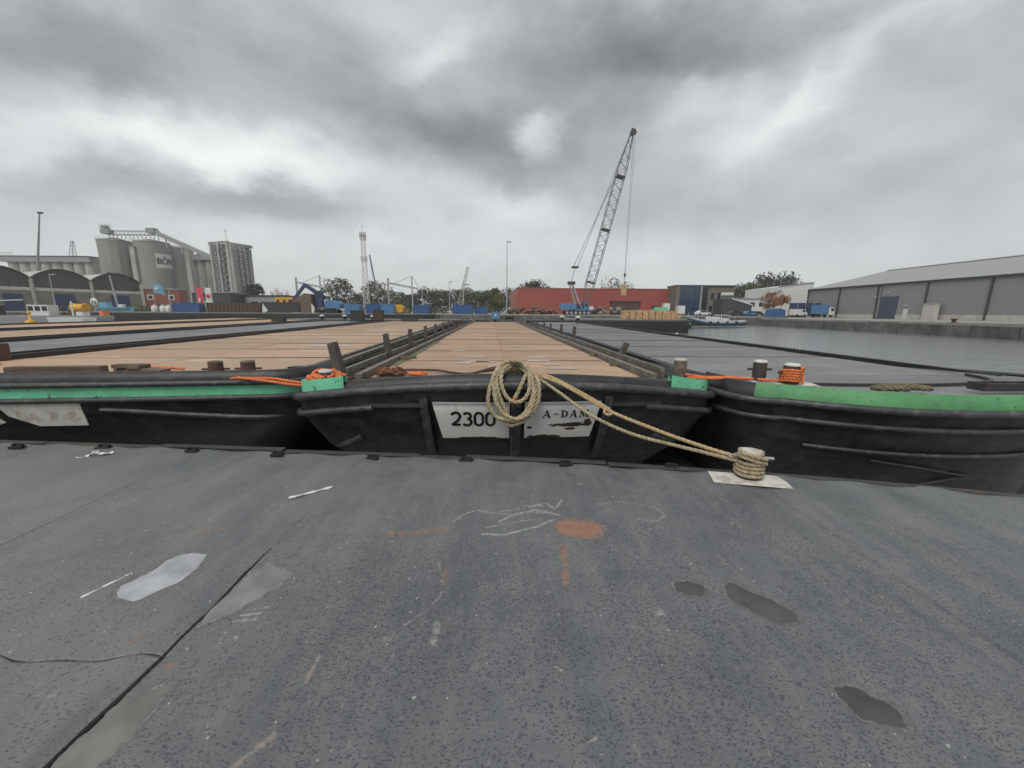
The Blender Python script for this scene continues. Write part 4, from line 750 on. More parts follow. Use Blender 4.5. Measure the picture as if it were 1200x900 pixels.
q_ = Rb.matrix_basis @ Vector((-2.02,.52,.66)); cx_, cy_ = 5.72-1.95*math.cos(.03)-.80*math.sin(.03), 4.36-1.95*math.sin(.03)+.80*math.cos(.03)
P = []
for i in range(0,5*16+1): a = i/16*2*PI+1.; P.append((cx_+.117*math.cos(a),cy_+.117*math.sin(a),.712+.034*(i/16)+.010*math.sin(a*2)))
rope(mb,P,.019,3); rope(mb,[(cx_+.05,cy_-.12,.89),(cx_+.12,cy_-.05,.90),(cx_+.14,cy_-.02,.82),(cx_+.12,cy_-.06,.74),(cx_+.09,cy_-.11,.71)],.02,8)
mb.build('rope', rope_o, None, label='orange rope wound on the white-capped bollard of the bright green barge', cat='rope')
mb = MB(); P = [Vector(p) for p in spline([(-1.92,6.62,.60),(-1.7,6.62,.605),(-1.3,6.58,.605),(-1.0,6.35,.60),(-.72,6.20,.605),(-.50,6.28,.64),(-.32,6.40,.66),(-.24,6.42,.66)],8)]
mb.tube(P,[.022]*(len(P)-18)+[.022+.022*math.sin(i/17*PI*.75) for i in range(18)],8); mb.build('bent_bar', rusty, None, label='bent brown iron bar lying across the brown deck front by the rope hank', cat='iron bar')
# ------------------------------------------------------------------ harbour water, land, quays
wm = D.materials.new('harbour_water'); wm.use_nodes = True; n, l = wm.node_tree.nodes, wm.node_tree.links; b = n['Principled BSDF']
b.inputs['Base Color'].default_value = (.17,.185,.182,1); b.inputs['Roughness'].default_value = .15; b.inputs['IOR'].default_value = 2.4; b.inputs['Specular IOR Level'].default_value = .5  # base colour and IOR lifted to stand in for bright sky reflection
tc = n.new('ShaderNodeTexCoord'); hs = None
for s_, d_, a_ in ((.8,3,1.),(3.2,4,.55),(9.,3,.20)):
    x = n.new('ShaderNodeTexNoise'); x.inputs['Scale'].default_value = s_; x.inputs['Detail'].default_value = d_; x.inputs['Distortion'].default_value = .4; l.new(tc.outputs['Object'],x.inputs['Vector'])
    q = n.new('ShaderNodeMath'); q.operation = 'MULTIPLY'; q.inputs[1].default_value = a_; l.new(x.outputs['Fac'],q.inputs[0])
    if hs: w = n.new('ShaderNodeMath'); w.operation = 'ADD'; l.new(hs,w.inputs[0]); l.new(q.outputs[0],w.inputs[1]); hs = w.outputs[0]
    else: hs = q.outputs[0]
bp = n.new('ShaderNodeBump'); bp.inputs['Strength'].default_value = .6; bp.inputs['Distance'].default_value = .09; l.new(hs,bp.inputs['Height']); l.new(bp.outputs[0],b.inputs['Normal'])
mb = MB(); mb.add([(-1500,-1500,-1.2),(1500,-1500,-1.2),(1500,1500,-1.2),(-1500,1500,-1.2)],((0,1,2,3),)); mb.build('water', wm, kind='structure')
mb = MB(); far = [(-3500,-800),(-230,60),(-125,97),(-85,110),(57,110),(66,113),(94,140),(400,140),(3500,140),(3500,3500),(-3500,3500)]; mb.add([(x,y,1.) for x,y in far],(tuple(range(len(far))),)); mb.build('ground', quay_top, kind='structure')
mb = MB(); ap = [(63,96),(61.2,45),(59.5,-90),(420,-90),(420,139.9),(94,139.9),(66.2,112.9),(57.3,109.9)]; mb.add([(x,y,.6) for x,y in ap],(tuple(range(len(ap))),)); mb.add([(57.3,109.9,.6),(66.2,112.9,.6),(94,139.9,.6),(94,139.95,.99),(66.1,113,.99),(57.2,110,.99)],((0,1,4,5),(1,2,3,4))); mb.build('quay_apron', quay_top, kind='structure')
def quay(name, pts, ztop, blk, label=None):
    r_ = link(name, None, kind='structure'); rn = random.Random(5)
    for a,b in zip(pts[:-1],pts[1:]):
        a, b = Vector((*a,0)), Vector((*b,0)); L = (b-a).length; k = max(1,int(L/blk)); t = (b-a)/L; nn = Vector((t.y,-t.x,0)); an = math.atan2(t.y,t.x)
        for i in range(k):
            c = a+t*L*(i+.5)/k+nn*rn.uniform(-.03,.05); mb = MB(); mb.box((0,.45,0),(L/k-.10,.9,ztop+2.6)); o = mb.build('wall_block', concrete, r_); o.location = (c.x,c.y,(ztop-2.6)/2-.16); o.rotation_euler = (0,0,an)
            if i%2==0: mb = MB(); mb.box((L/k*.5,.42,0),(L/k*2-.05,1.0,.30)); o = mb.build('coping', plinth if False else quay_top, r_); o.location = (c.x,c.y,ztop-.148); o.rotation_euler = (0,0,an)
    return r_
quay('quay_wall', [(61.8,95.5),(59.9,45),(58.2,-20)][::-1], .6, 5.)
quay('far_quay_wall', [(-230,60),(-125,97),(-85,110),(57,110)], 1.0, 12.)
quay('ramp_wall', [(57,110),(61.8,95.5)], .9, 5.)
# ladder, bollard, boxes on the right quay
t = thing('quay_ladder', 'yellow ladder fixed on the dark stone quay wall below the warehouse door', 'ladder', (61.05,71.5,-1.1)); mb = MB()
for s_ in (-.35,.35): mb.bar((-.1,s_,-.2),(-.1,s_,1.75),.12)
mb.build('side_rail', yellow, t); mb = MB()
for z in np.arange(-.1,1.7,.28): mb.cyl((-.1,-.35,z),(-.1,.35,z),.05,n=6)
mb.build('rung', yellow, t)
t = thing('mooring_bollard', 'short rusty brown mooring bollard on the right quay edge, in front of the pale plinth', 'bollard', (61.2,54,.6)); mb = MB(); mb.lathe((0,0,0),[(.30,0),(.24,.1),(.22,.35),(.36,.45),(.34,.55),(0,.6)],14); mb.build('body', rusty, t); mb = MB(); mb.box((0,0,.02),(.9,.9,.05)); mb.build('base_plate', rusty, t)
# ------------------------------------------------------------------ grey warehouse on the right
WX, Y0, Y1, ZT_, RX, RZ = 96.5, -30., 128.5, 9.4, 121., 15.6
wh = thing('warehouse', 'long grey metal warehouse with pitched roof and dark bay posts on the right quay', 'warehouse', (WX,Y1,.6))
ys = [128.5,116.3,104.1,91.9,79.7,67.5,55.3,43.1,30.9,18.7,6.5,-5.7,-17.9,-30.]
for a, b in zip(ys[:-1], ys[1:]):                       # one ribbed cladding panel per bay
    mb = MB(); L = a-b; k = int(L/.4); P = []
    if abs(a-104.1)<.1:                                   # bay with the door: cladding goes round the opening
        mb.box((.1,-(Y1-(104.1-1.0/2)),4.4),(.2,1.0,8.2)); mb.box((.1,-(Y1-95.15),4.4),(.2,6.5,8.2)); mb.box((.1,-(Y1-100.85),7.1),(.2,4.9,2.9))
    else: mb.box((.1,-(Y1-(a+b)/2),4.95),(.16,L,7.7))
    mb.build('cladding_panel', clad, wh)
    if abs(a-104.1)>.1: mb = MB(); mb.box((.02,-(Y1-(a+b)/2),.55),(.3,L-.05,1.1)); mb.build('plinth_panel', plinth, wh)
    else: mb = MB(); mb.box((.02,-(Y1-93.7),.55),(.3,3.6,1.1)); mb.box((.02,-(Y1-97.55),.55),(.3,1.7,1.1)); mb.build('plinth_panel', plinth, wh)
for y in ys: mb = MB(); mb.box((-.08,y-Y1,4.4),(.35,.36,8.8)); mb.build('bay_post', clad_trim, wh)
mb = MB(); mb.box((-.1,(Y0-Y1)/2,8.75),(.5,Y1-Y0+.6,.5)); mb.build('gutter', clad_trim, wh)
mb = MB(); w_ = RX-WX; h_ = RZ-.6; mb.add([(-.5,.4,8.95),(-.5,Y0-Y1,8.95),(w_,Y0-Y1,h_),(w_,.4,h_),(2*w_,.4,8.95),(2*w_,Y0-Y1,8.95)],((0,1,2,3),(3,2,5,4)))
mb.build('roof', roof_g, wh)
mb = MB(); mb.prism([(0,0),(2*w_,0),(2*w_,8.95),(w_,h_-.1),(0,8.95)],-.1,.1,'y'); mb.build('gable_wall', clad, wh)
mb = MB(); mb.box((w_,(Y0-Y1)/2,h_+.12),(.6,Y1-Y0,.24)); mb.build('ridge_cap', roof_g, wh)
dr = MB(); dr.box((.05,-(Y1-100.85),2.85),(.16,4.8,5.6)); dr = dr.build('roller_door', door_b, wh)
for z in np.arange(.4,5.6,.5): mb = MB(); mb.box((-.05,-(Y1-100.85),z),(.06,4.7,.42)); mb.build('slat', door_b, dr)
mb = MB(); mb.box((-.05,-(Y1-96.1),1.25),(.1,1.1,2.5)); mb.build('side_door', white_f, wh)
for y,z in ((100.9,6.6),(104.4,5.7),(128.2,5.7),(96.0,3.3)): mb = MB(); mb.box((-.25,-(Y1-y),z),(.3,.5,.22)); mb.build('wall_lamp', white_f, wh)
t = thing('cabinet', 'tall grey concrete cabinet standing against the warehouse wall right of the white door', 'cabinet', (95.2,89.2,.6)); mb = MB(); mb.box((0,0,1.75),(1.2,2.5,3.5)); mb.build('body', plinth, t); mb = MB(); mb.box((0,0,3.54),(1.4,2.7,.1)); mb.build('lid', plinth, t)
# ------------------------------------------------------------------ red shed, office, yard on the far quay
rw = thing('red_warehouse', 'long low red metal warehouse behind the blue crawler crane', 'warehouse', (1.7,150,1)); mb = MB()
for i in range(12): 
    o = MB(); o.box((2.5+i*5.03,.1,4.8),(5.02,.2,9.6)); o.build('cladding_panel', redwall, rw)
mb.add([(0,0,0),(-2.9,30,0),(-2.9,30,9.6),(0,0,9.6)],((0,1,2,3),)); mb.build('end_wall', redroof, rw)
mb = MB(); mb.add([(0,.2,9.5),(60.4,.2,9.5),(60.4,30,9.5),(-2.9,30,9.5)],((0,1,2,3),)); mb.build('roof', roof_g, rw); mb = MB(); mb.box((30.2,0,9.68),(60.8,.35,.22)); mb.build('parapet', redroof, rw)
of = thing('office_building', 'two storey taupe brick office with a tall blue glass front beside the red shed', 'office', (59.3,143.5,1)); of.scale = (1.25,)*3; D_ = 6
mb = MB(); mb.box((8.6,D_/2+.3,4.2),(17.2,D_,8.4)); mb.build('wall', taupe, of); mb = MB(); mb.box((.5,-.1,4.15),(1.1,.7,8.3)); mb.build('side_wall', taupe, of); mb = MB(); mb.box((8.7,D_/2+.2,8.5),(17.6,D_+.6,.25)); mb.build('parapet', clad_trim, of)
for i in range(4):
    for j in range(4): mb = MB(); mb.box((1.75+i*1.52,-.02,1.05+j*2.06),(1.44,.1,1.98)); mb.build('glass_pane', white_f if (j==2 and i in (0,)) and False else glass, of)
mb = MB(); mb.box((7.45,0,4.2),(.35,.5,8.3)); mb.build('mullion', galv, of)
for j in range(4): mb = MB(); mb.box((8.6,.02,1.05+j*2.06),(1.5,.1,1.9)); mb.build('window', dglass, of)
for x,z,h_ in ((10.9,5.65,2.0),(12.7,5.65,2.0),(10.6,1.9,2.),(12.5,1.7,2.6)): mb = MB(); mb.box((x,.26,z),(1.2,.14,h_)); w = mb.build('window', galv, of); mb = MB(); mb.box((x,.18,z),(1.06,.06,h_-.14)); mb.build('pane', dglass, w)
mb = MB(); mb.box((15.1,.25,1.55),(3.0,.14,3.1)); g_ = mb.build('gateway', dglass, of)
for k in (0,1): mb = MB(); mb.box((13.75+k*2.75,.15,1.6),(.25,.3,3.2)); mb.build('jamb', clad_trim, g_)
mb = MB(); mb.box((15.2,.2,6.1),(3.6,.12,1.0)); sg_ = mb.build('sign_board', white_f, of); mb = MB(); mb.box((15.2,.12,5.75),(3.3,.06,.22)); mb.build('sign_stripe', blue_l, sg_)
# crawler crane with lattice boom
cr = thing('crawler_crane', 'blue crawler crane with a very long lattice boom lifting a timber bale', 'crane', (20.5,125,1)); mb = MB()
for y in (-2.2,2.2): mb.prism([(-4.2,.5),(-3.6,0),(3.6,0),(4.2,.5),(3.9,1.25),(-3.9,1.25)],y-.5,y+.5,'y')
tr = mb.build('crawler_track', rubber, cr)
for i in range(6): mb = MB(); mb.lathe((-3.4+i*1.35,-2.75,.6),[(.42,-.05),(.42,.08)],12,'Y'); mb.build('track_wheel', galv, tr)
mb = MB(); mb.prism([(-5.2,1.6),(-5.4,2.2),(-5.2,3.5),(-1.2,3.5),(-.4,2.8),(-.4,1.6)],-1.8,1.8,'y'); mb.build('engine_house', blue_l, cr); mb = MB(); mb.box((.9,0,1.55),(5.6,3.2,.5)); mb.build('slewing_frame', blue_l, cr); mb = MB(); mb.box((1.2,.6,2.6),(2.0,1.4,1.7)); mb.build('winch_house', blue_d, cr)
mb = MB(); mb.prism([(2.0,1.7),(3.6,1.7),(3.6,2.8),(3.1,3.7),(2.0,3.7)],-1.7,-.5,'y'); cb_ = mb.build('cab', blue_l, cr); mb = MB(); mb.prism([(2.25,2.5),(3.45,2.5),(3.4,2.85),(3.0,3.5),(2.25,3.5)],-1.75,-1.71,'y'); mb.build('window', dglass, cb_); mb = MB(); mb.box((4.4,-.5,2.1),(1.4,1.5,1.0)); mb.build('counterweight', white_f, cr)
mb = MB()
for y in (-.9,.9): mb.bar((1.4,y,2.),(-1.7,y,9.6),.28); mb.bar((-.6,y,3.2),(-2.5,y,9.6),.22)
mb.build('gantry', galv, cr); mb = MB(); mb.box((-2.0,0,9.8),(2.2,2.2,.9)); mb.build('gantry_head', steel_d, cr)
bp0, bp1 = Vector((2.2,0,2.4)), Vector((14.75,1,53.3)); mb = MB(); mb.lattice(bp0,bp1,.9,.7,34,.10,.055,2.6); mb.build('lattice_boom', lattice_m, cr)
for f_ in (.15,.46,.76): mb = MB(); q_ = bp0+(bp1-bp0)*f_; mb.box(q_,(2.5,2.5,.35),ry=.24); mb.build('boom_joint', steel_d, cr)
mb = MB(); mb.box(bp1+Vector((.1,0,.2)),(1.2,1.2,1.6),ry=.3); mb.cyl(bp1+Vector((.7,-.4,.1)),bp1+Vector((.7,.4,.1)),.55); mb.build('boom_head', steel_d, cr)
mb = MB(); hd = bp1+Vector((-.7,0,-.6)); jn = Vector((-1.0,0,14.6))
for y in (-.7,.7): mb.tube([Vector((-2.0,y,10.)),jn+Vector((0,y,0))],.035,4); mb.tube([jn+Vector((-.6,y,0)),bp0+(bp1-bp0)*.77+Vector((-1.2,y,0))],.035,4); mb.tube([jn+Vector((.7,y,0)),hd+Vector((0,y,0))],.035,4)
mb.build('pendant_line', steel_d, cr); mb = MB(); mb.box(jn,(2.0,1.9,.5)); mb.build('bridle', steel_d, cr)
mb = MB(); hk = Vector((15.0,1,12.4))
for dx in (-.28,.28): mb.tube([bp1+Vector((.7+dx,0,-.2)),hk+Vector((dx*.4,0,0))],.045,4)
mb.build('hoist_line', lattice_m, cr); mb = MB(); mb.box(hk,(.5,.45,1.1)); mb.cyl(hk-Vector((0,0,.5)),hk-Vector((0,0,3.1)),.06,n=6); mb.build('hook_block', steel_d, cr)
def bale(loc, d, label, k=0):
    t = thing('timber_bale', label, 'timber bale', loc, 0, 'bales of sawn timber'); nx, nz_ = 3, 4
    for i in range(nx):
        for j in range(nz_): mb = MB(); mb.box((-d[0]/2+d[0]*(i+.5)/nx,0,d[2]*(j+.5)/nz_),(d[0]/nx-.03,d[1]+(.1*((i+j)%2)),d[2]/nz_-.03)); mb.build('board_bundle', pine_w, t)
    return t
b0 = bale((35.4,126,8.0-.9),(1.5,1.4,3.4),'pale timber bale hanging from the hook of the blue crane')
# ------------------------------------------------------------------ timber barge, tug
r_ = thing('barge', 'dark cargo barge carrying pale timber bales in front of the red shed', 'barge', (8,76,0), -PI/2, 'moored barges'); B = dict(W=6.5,L=26,d=.6,p=2.2,rc=.9,z=lambda x,y: .35)
band(B, r_, 'hull', hull, [(.05,.1,.1),(0,0,0),(-.7,0,0),(-1.5,.3,.3),(-2.2,.6,.6)]); strake(B, r_, -.15,-.02,-.02,.09); deckfill(B, r_, -.02,2.6,1.4,.2,steel_d,.12)
mb = MB()
for x in (-2.2,2.2): mb.bar((x,1.6,.35),(x,25,.35),.15,.35)
mb.build('coaming_rail', galv, r_)
for i in range(7): mb = MB(); mb.box((3.28,2.5+i*3.6,-.25),(.06,2.6,.28)); mb.build('side_patch', grey_f, r_)
BLB = ['leftmost tall timber bale of the row on the dark cargo barge']+[f'{w} tall timber bale from the left in the row on the cargo barge' for w in ('second','third','fourth','fifth','sixth','seventh')]
for i in range(7): bale((21.4+i*1.24,74.6,.12),(1.08,2.0,2.0+.05*(i%3)),BLB[i])
for i,lb in enumerate(('first low timber bale at the right end of the barge row','middle low timber bale at the right end of the barge row','last low timber bale at the right end of the barge row')): bale((30.3+i*.9-.9,74.0,.12),(.82,1.5,1.2),lb)
for i,lb in enumerate(('timber bale in the back row, behind the low bales, left of two','timber bale in the back row, behind the low bales, right of two')): bale((30.2+i*1.2,76.6,.12),(1.1,1.7,1.9),lb)
tg = thing('tugboat', 'small old blue and white tugboat with white wheelhouse moored before the office', 'boat', (36.0,80.5,0), .30); 
def tug():
    R_ = []; N_ = 13
    def half(z, fl): return [(x, fl*w) for x,w in ((0,0.02),(.5,.75),(1.5,1.35),(3.5,1.85),(7,2.0),(11,1.9),(14,1.5),(15.6,.8),(16,.02))]
    def rg(zs, fl, dx): 
        h = half(0,fl); a = [(x+dx*(1 if x<2 else 0)*(1-x/2), -y, zs(x)) for x,y in h]; c = [(x+dx*(1 if x<2 else 0)*(1-x/2), y, zs(x)) for x,y in h[::-1]]; return a+c
    sh = lambda o: (lambda x: .05+o+1.5*max(0,(6-x)/6)**2+.35*max(0,(x-11)/5)**2)
    mb = MB(); mb.loft([rg(sh(-.0),1,0),rg(sh(-.35),.98,.15)],closed=True); mb.build('white_strake', white_f, tg)
    mb = MB(); mb.loft([rg(sh(-.35),.985,.15),rg(sh(-.75),.95,.3)],closed=True); mb.build('blue_strake', blue_l, tg)
    mb = MB(); mb.loft([rg(sh(-.75),.95,.3),rg(lambda x:-1.3,.8,1.0)],closed=True); mb.build('hull', hull, tg)
    r_ = rg(sh(-.12),.96,.1); mb = MB(); mb.add(r_,(tuple(range(len(r_))),)); mb.build('deck', grey_f, tg)
    mb = MB(); mb.box((9.2,0,1.0),(2.2,2.2,1.9)); wh_ = mb.build('wheelhouse', white_f, tg); mb = MB(); mb.box((9.2,0,2.0),(2.6,2.5,.12)); mb.build('roof', white_f, wh_)
    for x in (8.55,9.2,9.85): mb = MB(); mb.box((x,-1.11,1.4),(.48,.06,.6)); mb.build('window', dglass, wh_)
    for y in (-.7,0,.7): mb = MB(); mb.box((8.08,y,1.4),(.06,.5,.6)); mb.build('window', dglass, wh_)
    mb = MB(); mb.box((6.9,0,.75),(2.2,1.8,1.4)); mb.build('deckhouse', white_f, tg); mb = MB(); mb.cyl((6.6,0,1.3),(6.7,0,2.5),.3); mb.build('funnel', dglass, tg)
    for x in (.4,3.,13): mb = MB(); mb.cyl((x,0,.2),(x,0,2.7 if x<1 else 1.6),.07,n=6); mb.build('post', galv, tg)
    for x in (4.5,6.5,9,11.5): mb = MB(); mb.lathe((x,-1.95,-.25),[(.12,-.08),(.32,-.08),(.32,.08),(.12,.08)],12,'Y'); mb.build('tyre_fender', rubber, tg)
tug(); tg.scale = (.97,.97,.68)
# ------------------------------------------------------------------ containers, vehicles
def container(loc, L, mat, label, rz=0., H=2.6, W=2.44, group='shipping containers'):
    t = thing('shipping_container', label, 'container', loc, rz, group); mb = MB(); k = int(L/.28); P = []
    for i in range(k): x = -L/2+.1+(L-.2)*i/k; s_ = (L-.2)/k; P += [(x,-W/2+.08),(x+s_*.3,-W/2+.08),(x+s_*.5,-W/2+.03),(x+s_*.8,-W/2+.03)]
    P += [(L/2-.1,-W/2+.08)]; P += [(-x,-y) for x,y in P]; mb.prism(P,.15,H-.12); mb.build('side_panel', mat, t)
    mb = MB()
    for x in (-1,1):
        for y in (-1,1): mb.box((x*(L/2-.07),y*(W/2-.07),H/2),(.14,.14,H))
    for z in (.08,H-.07):
        for y in (-1,1): mb.box((0,y*(W/2-.08),z),(L-.28,.14,.14))
    mb.build('corner_frame', mat, t)
    for s_ in (-1,1): mb = MB(); mb.box((L/2+.0,s_*.55,H/2),(.08,1.0,H-.3)); d_ = mb.build('door', mat, t); mb = MB(); mb.cyl((L/2+.06,s_*.3,.2),(L/2+.06,s_*.3,H-.2),.03,n=5); mb.build('lock_rod', galv, d_)
    return t
container((-92.2,111.5,1), 7.2, blue_c, 'blue shipping container by the red and white banners at the far quay', .05)
container((-45.9,113,1), 4.2, blue_l, 'lighter blue container with white panes just right of the material handler', .0)
container((-39.8,112,1), 3.6, blue_c, 'deep blue container, left one of the pair beside the lattice mast', .0); container((-35.8,112.5,1), 3.8, blue_l, 'mid blue container, right one of the pair beside the lattice mast', .0)
container((-27.4,118,1), 4.6, blue_c, 'deep blue container under the yellow crane jib', .0); container((-14.2,112,1), 5.6, blue_c, 'dark blue container left of the tall lamp post, before the trees', .0); container((-9.2,116,1), 3.6, blue_c, 'small dark blue container between tarred tyres and the yellow tree', .0, 2.2)
t = thing('scrap_container', 'long rusty brown open container on the left quay below the tower', 'container', (-79.8,113,1), .03); mb = MB(); P = [(-7.3,0),(7.3,0),(7.6,2.7),(-7.6,2.7)]; mb.prism(P,-1.3,-1.2,'y'); mb.prism(P,1.2,1.3,'y'); mb.build('side_panel', rusty, t); mb = MB()
for i in range(14): mb.box((-7.0+i*1.08,-1.36,1.35),(.12,.12,2.6))
mb.build('stiffener', rusty, t); mb = MB(); mb.box((0,0,.1),(14.6,2.4,.15)); mb.build('floor', rusty, t)
for s_ in (-1,1): mb = MB(); mb.box((s_*7.42,0,1.35),(.12,2.4,2.6)); mb.build('end_panel', rusty, t)
def car(loc, rz, mat, label, van=False):
    t = thing('parked_car', label, 'van' if van else 'car', loc, rz, 'cars parked by the office'); mb = MB()
    P = [(-2.1,.35),(2.1,.35),(2.15,.75),(1.3,.95),(.7,1.42),(-1.1,1.46),(-1.9,1.0),(-2.15,.85)] if not van else [(-2.4,.35),(2.4,.35),(2.45,1.0),(1.9,1.25),(1.3,2.1),(-2.4,2.15)]
    mb.prism(P,-.85,.85,'y'); mb.build('body', mat, t); mb = MB(); G_ = [(-1.6,.98),(1.05,.98),(.62,1.36),(-1.05,1.38)] if not van else [(.5,1.3),(1.65,1.3),(1.2,1.95),(.5,1.95)]
    mb.prism(G_,-.87,.87,'y'); mb.build('window', dglass, t)
    for x in (-1.35,1.35):
        for y in (-.8,.8): mb = MB(); mb.lathe((x,y,.33),[(.33,-.1),(.33,.1)],12,'Y'); mb.build('wheel', rubber, t)
for x,y,rz,m_,lb,v_ in ((66.5,116.5,.1,clad_trim,'dark parked car nearest the office gateway',0),(70.6,116,.15,blue_l,'light blue parked car second from the office gateway',0),(75.5,121,.2,clad_trim,'dark parked car in front of the low white building',0),(78.3,117,.1,white_f,'white hatchback parked in front of the low white building',0),(82.6,122,.1,galv,'silver parked car behind the white hatchback',0),(86.3,118,.2,white_f,'white van parked by the blue screen',1),(54.5,111.8,.1,white_f,'white car parked on the quay edge before the office',0),(72.4,124,.1,galv,'silver car parked in the back row behind the light blue one',0)): car((x,y,1.), rz, m_, lb, v_)
t = thing('tarpaulin_stack', 'bright blue tarpaulin covered stack on the quay corner behind the tug', 'stack', (72.5,108,.6)); mb = MB(); mb.prism([(-2.1,0),(2.1,0),(1.9,2.1),(.4,2.6),(-1.6,2.3)],-1.4,1.4,'y'); mb.build('tarpaulin', blue_c, t); mb = MB(); mb.box((0,0,.12),(4.4,3,.2)); mb.build('pallet', timber, t)
t = thing('screen_fence', 'dark blue screen fence beside the orange tree', 'fence', (88,123,1)); 
for i in range(5): mb = MB(); mb.box((i*2.6,0,2.1),(2.5,.12,4.0)); mb.build('panel', blue_d, t); mb = MB(); mb.box((i*2.6-1.28,-.1,2.1),(.12,.14,4.2)); mb.build('post', galv, t)
t = thing('lorry', 'pale blue lorry with a light cab parked by the warehouse end', 'lorry', (92.5,116,.8), .1); mb = MB(); mb.box((-1.6,0,2.3),(3.4,2.4,2.6)); mb.build('cargo_box', blue_l, t); mb = MB(); mb.prism([(.3,.7),(2.1,.7),(2.1,1.9),(1.7,2.9),(.3,2.9)],-1.2,1.2,'y'); c_ = mb.build('cab', white_f, t); mb = MB(); mb.prism([(.9,1.8),(1.98,1.8),(1.65,2.6),(.9,2.6)],-1.22,1.22,'y'); mb.build('window', dglass, c_)
for x in (-2.5,1.2):
    for y in (-1.05,1.05): mb = MB(); mb.lathe((x,y,.5),[(.5,-.14),(.5,.14)],14,'Y'); mb.build('wheel', rubber, t)
wb = thing('low_building', 'low white flat roofed building with a row of windows behind the parked cars', 'building', (79,150,1)); mb = MB(); mb.box((8,5,3.1),(26,10,6.2)); mb.build('wall', white_f, wb); mb = MB(); mb.box((8,5,6.4),(26.6,10.6,.4)); mb.build('roof', roof_g, wb)
for i in range(6): mb = MB(); mb.box((-.5+i*3.3,-.05,4.2),(1.7,.12,1.5)); mb.build('window', dglass, wb)
t = thing('garden_shed', 'dark grey shed with a sloping roof next to the office', 'shed', (72.5,128,1)); mb = MB(); mb.prism([(-4,0),(5.6,0),(5.6,3.4),(-1,5.4),(-4,5.4)],0,6,'y'); mb.build('wall', clad_trim, t); mb = MB(); mb.bar((-1.2,-.1,5.5),(5.9,-.1,3.4),.25,.3); mb.build('verge', white_f, t)
t = thing('white_building', 'plain white industrial building between the big trees and the warehouse', 'building', (96,142,1)); mb = MB(); mb.prism([(-.5,0),(12,0),(12,11.8),(-.5,10.2)],0,20,'y'); mb.build('wall', white_f, t); mb = MB(); mb.bar((-.6,-.05,10.3),(12,-.05,11.9),.3,.3); mb.build('verge', roof_g, t)
# ------------------------------------------------------------------ yard things in the middle
def handler():
    t = thing('material_handler', 'blue material handler with bent dark boom reaching into the black hopper', 'excavator', (-52.5,112,1)); mb = MB()
    for y in (-1.3,1.3): mb.prism([(-2.7,.4),(-2.3,0),(2.7,0),(3.1,.4),(2.8,.95),(-2.5,.95)],y-.35,y+.35,'y')
    mb.build('track', rubber, t); mb = MB(); mb.box((.2,0,1.15),(3.,2.2,.4)); mb.build('turntable', steel_d, t); mb = MB(); mb.prism([(-.6,1.4),(3.6,1.4),(3.7,2.6),(3.0,3.5),(-.4,3.6)],-1.4,1.4,'y'); mb.build('engine_cover', blue_l, t)
    mb = MB(); mb.prism([(-3.2,1.6),(-1.2,1.6),(-1.2,6.2),(-2.8,6.2),(-3.3,4.6)],-1.3,-.1,'y'); c_ = mb.build('raised_cab', blue_d, t); mb = MB(); mb.prism([(-3.1,4.5),(-1.5,4.5),(-1.5,5.9),(-2.75,5.9)],-1.34,-1.3,'y'); mb.build('window', dglass, c_)
    mb = MB(); mb.bar((-1.0,.4,4.2),(-6.6,.4,7.9),.75,1.0); mb.build('boom', blue_d, t); mb = MB(); mb.bar((-6.4,.4,8.1),(-10.2,.4,3.6),.55,.8); mb.build('stick', blue_d, t); mb = MB(); mb.bar((-2.,.4,3.4),(-5.,.4,6.4),.25); mb.build('hydraulic_ram', galv, t); mb = MB(); mb.prism([(-10.9,2.3),(-9.3,2.3),(-9.8,3.7),(-10.5,3.7)],-.5,1.2,'y'); mb.build('grab', rusty, t)
handler()
t = thing('loading_hopper', 'black steel hopper with sloping ends on the far quay, under the handler grab', 'hopper', (-63,111,1)); P = [(-5.2,.25),(3.2,.25),(3.6,2.9),(-7.0,2.9)]; mb = MB(); mb.prism(P,-1.8,-1.7,'y'); mb.prism(P,1.7,1.8,'y'); mb.prism([(-5.2,.25),(3.2,.25),(3.2,.4),(-5.2,.4)],-1.7,1.7,'y'); mb.build('tub', steel_d, t); mb = MB(); mb.prism([(3.65,.1),(6.8,.1),(6.8,5.2),(5.0,5.4),(1.8,3.6),(1.9,2.95),(3.65,2.95)],-1.6,1.9,'y'); mb.build('bulk_bin', timber, t); mb = MB(); mb.prism([(-6.9,.1),(-6.3,.1),(-5.3,.6),(-6.6,2.6)],-1.9,-1.5,'y'); mb.build('support_foot', white_f, t); mb = MB(); mb.prism([(6.9,.1),(7.5,.1),(7.7,1.4),(6.95,2.6)],-1.9,-1.4,'y'); mb.build('support_foot', white_f, t)
t = thing('site_cabin', 'yellow site cabin with small windows behind the black hopper', 'cabin', (-71.5,126,1)); mb = MB(); mb.box((0,0,3.4),(7.6,2.8,2.9)); mb.build('wall', yellow, t); mb = MB(); mb.box((.6,0,.95),(7.2,2.4,1.9)); mb.build('base', grey_f, t)
for x in (-3,-1,.7): mb = MB(); mb.box((x,-1.42,3.5),(.8,.08,1.1)); mb.build('window', dglass, t)
t = thing('yellow_skip', 'small yellow machine box right of the blue container pair', 'machine', (-33,114,1)); mb = MB(); mb.prism([(-1.1,.3),(1.1,.3),(1.3,1.9),(.4,2.6),(-1.0,2.6)],-.9,.9,'y'); mb.build('body', yellow, t); mb = MB(); mb.box((0,0,.15),(2.0,1.6,.3)); mb.build('base', rubber, t)
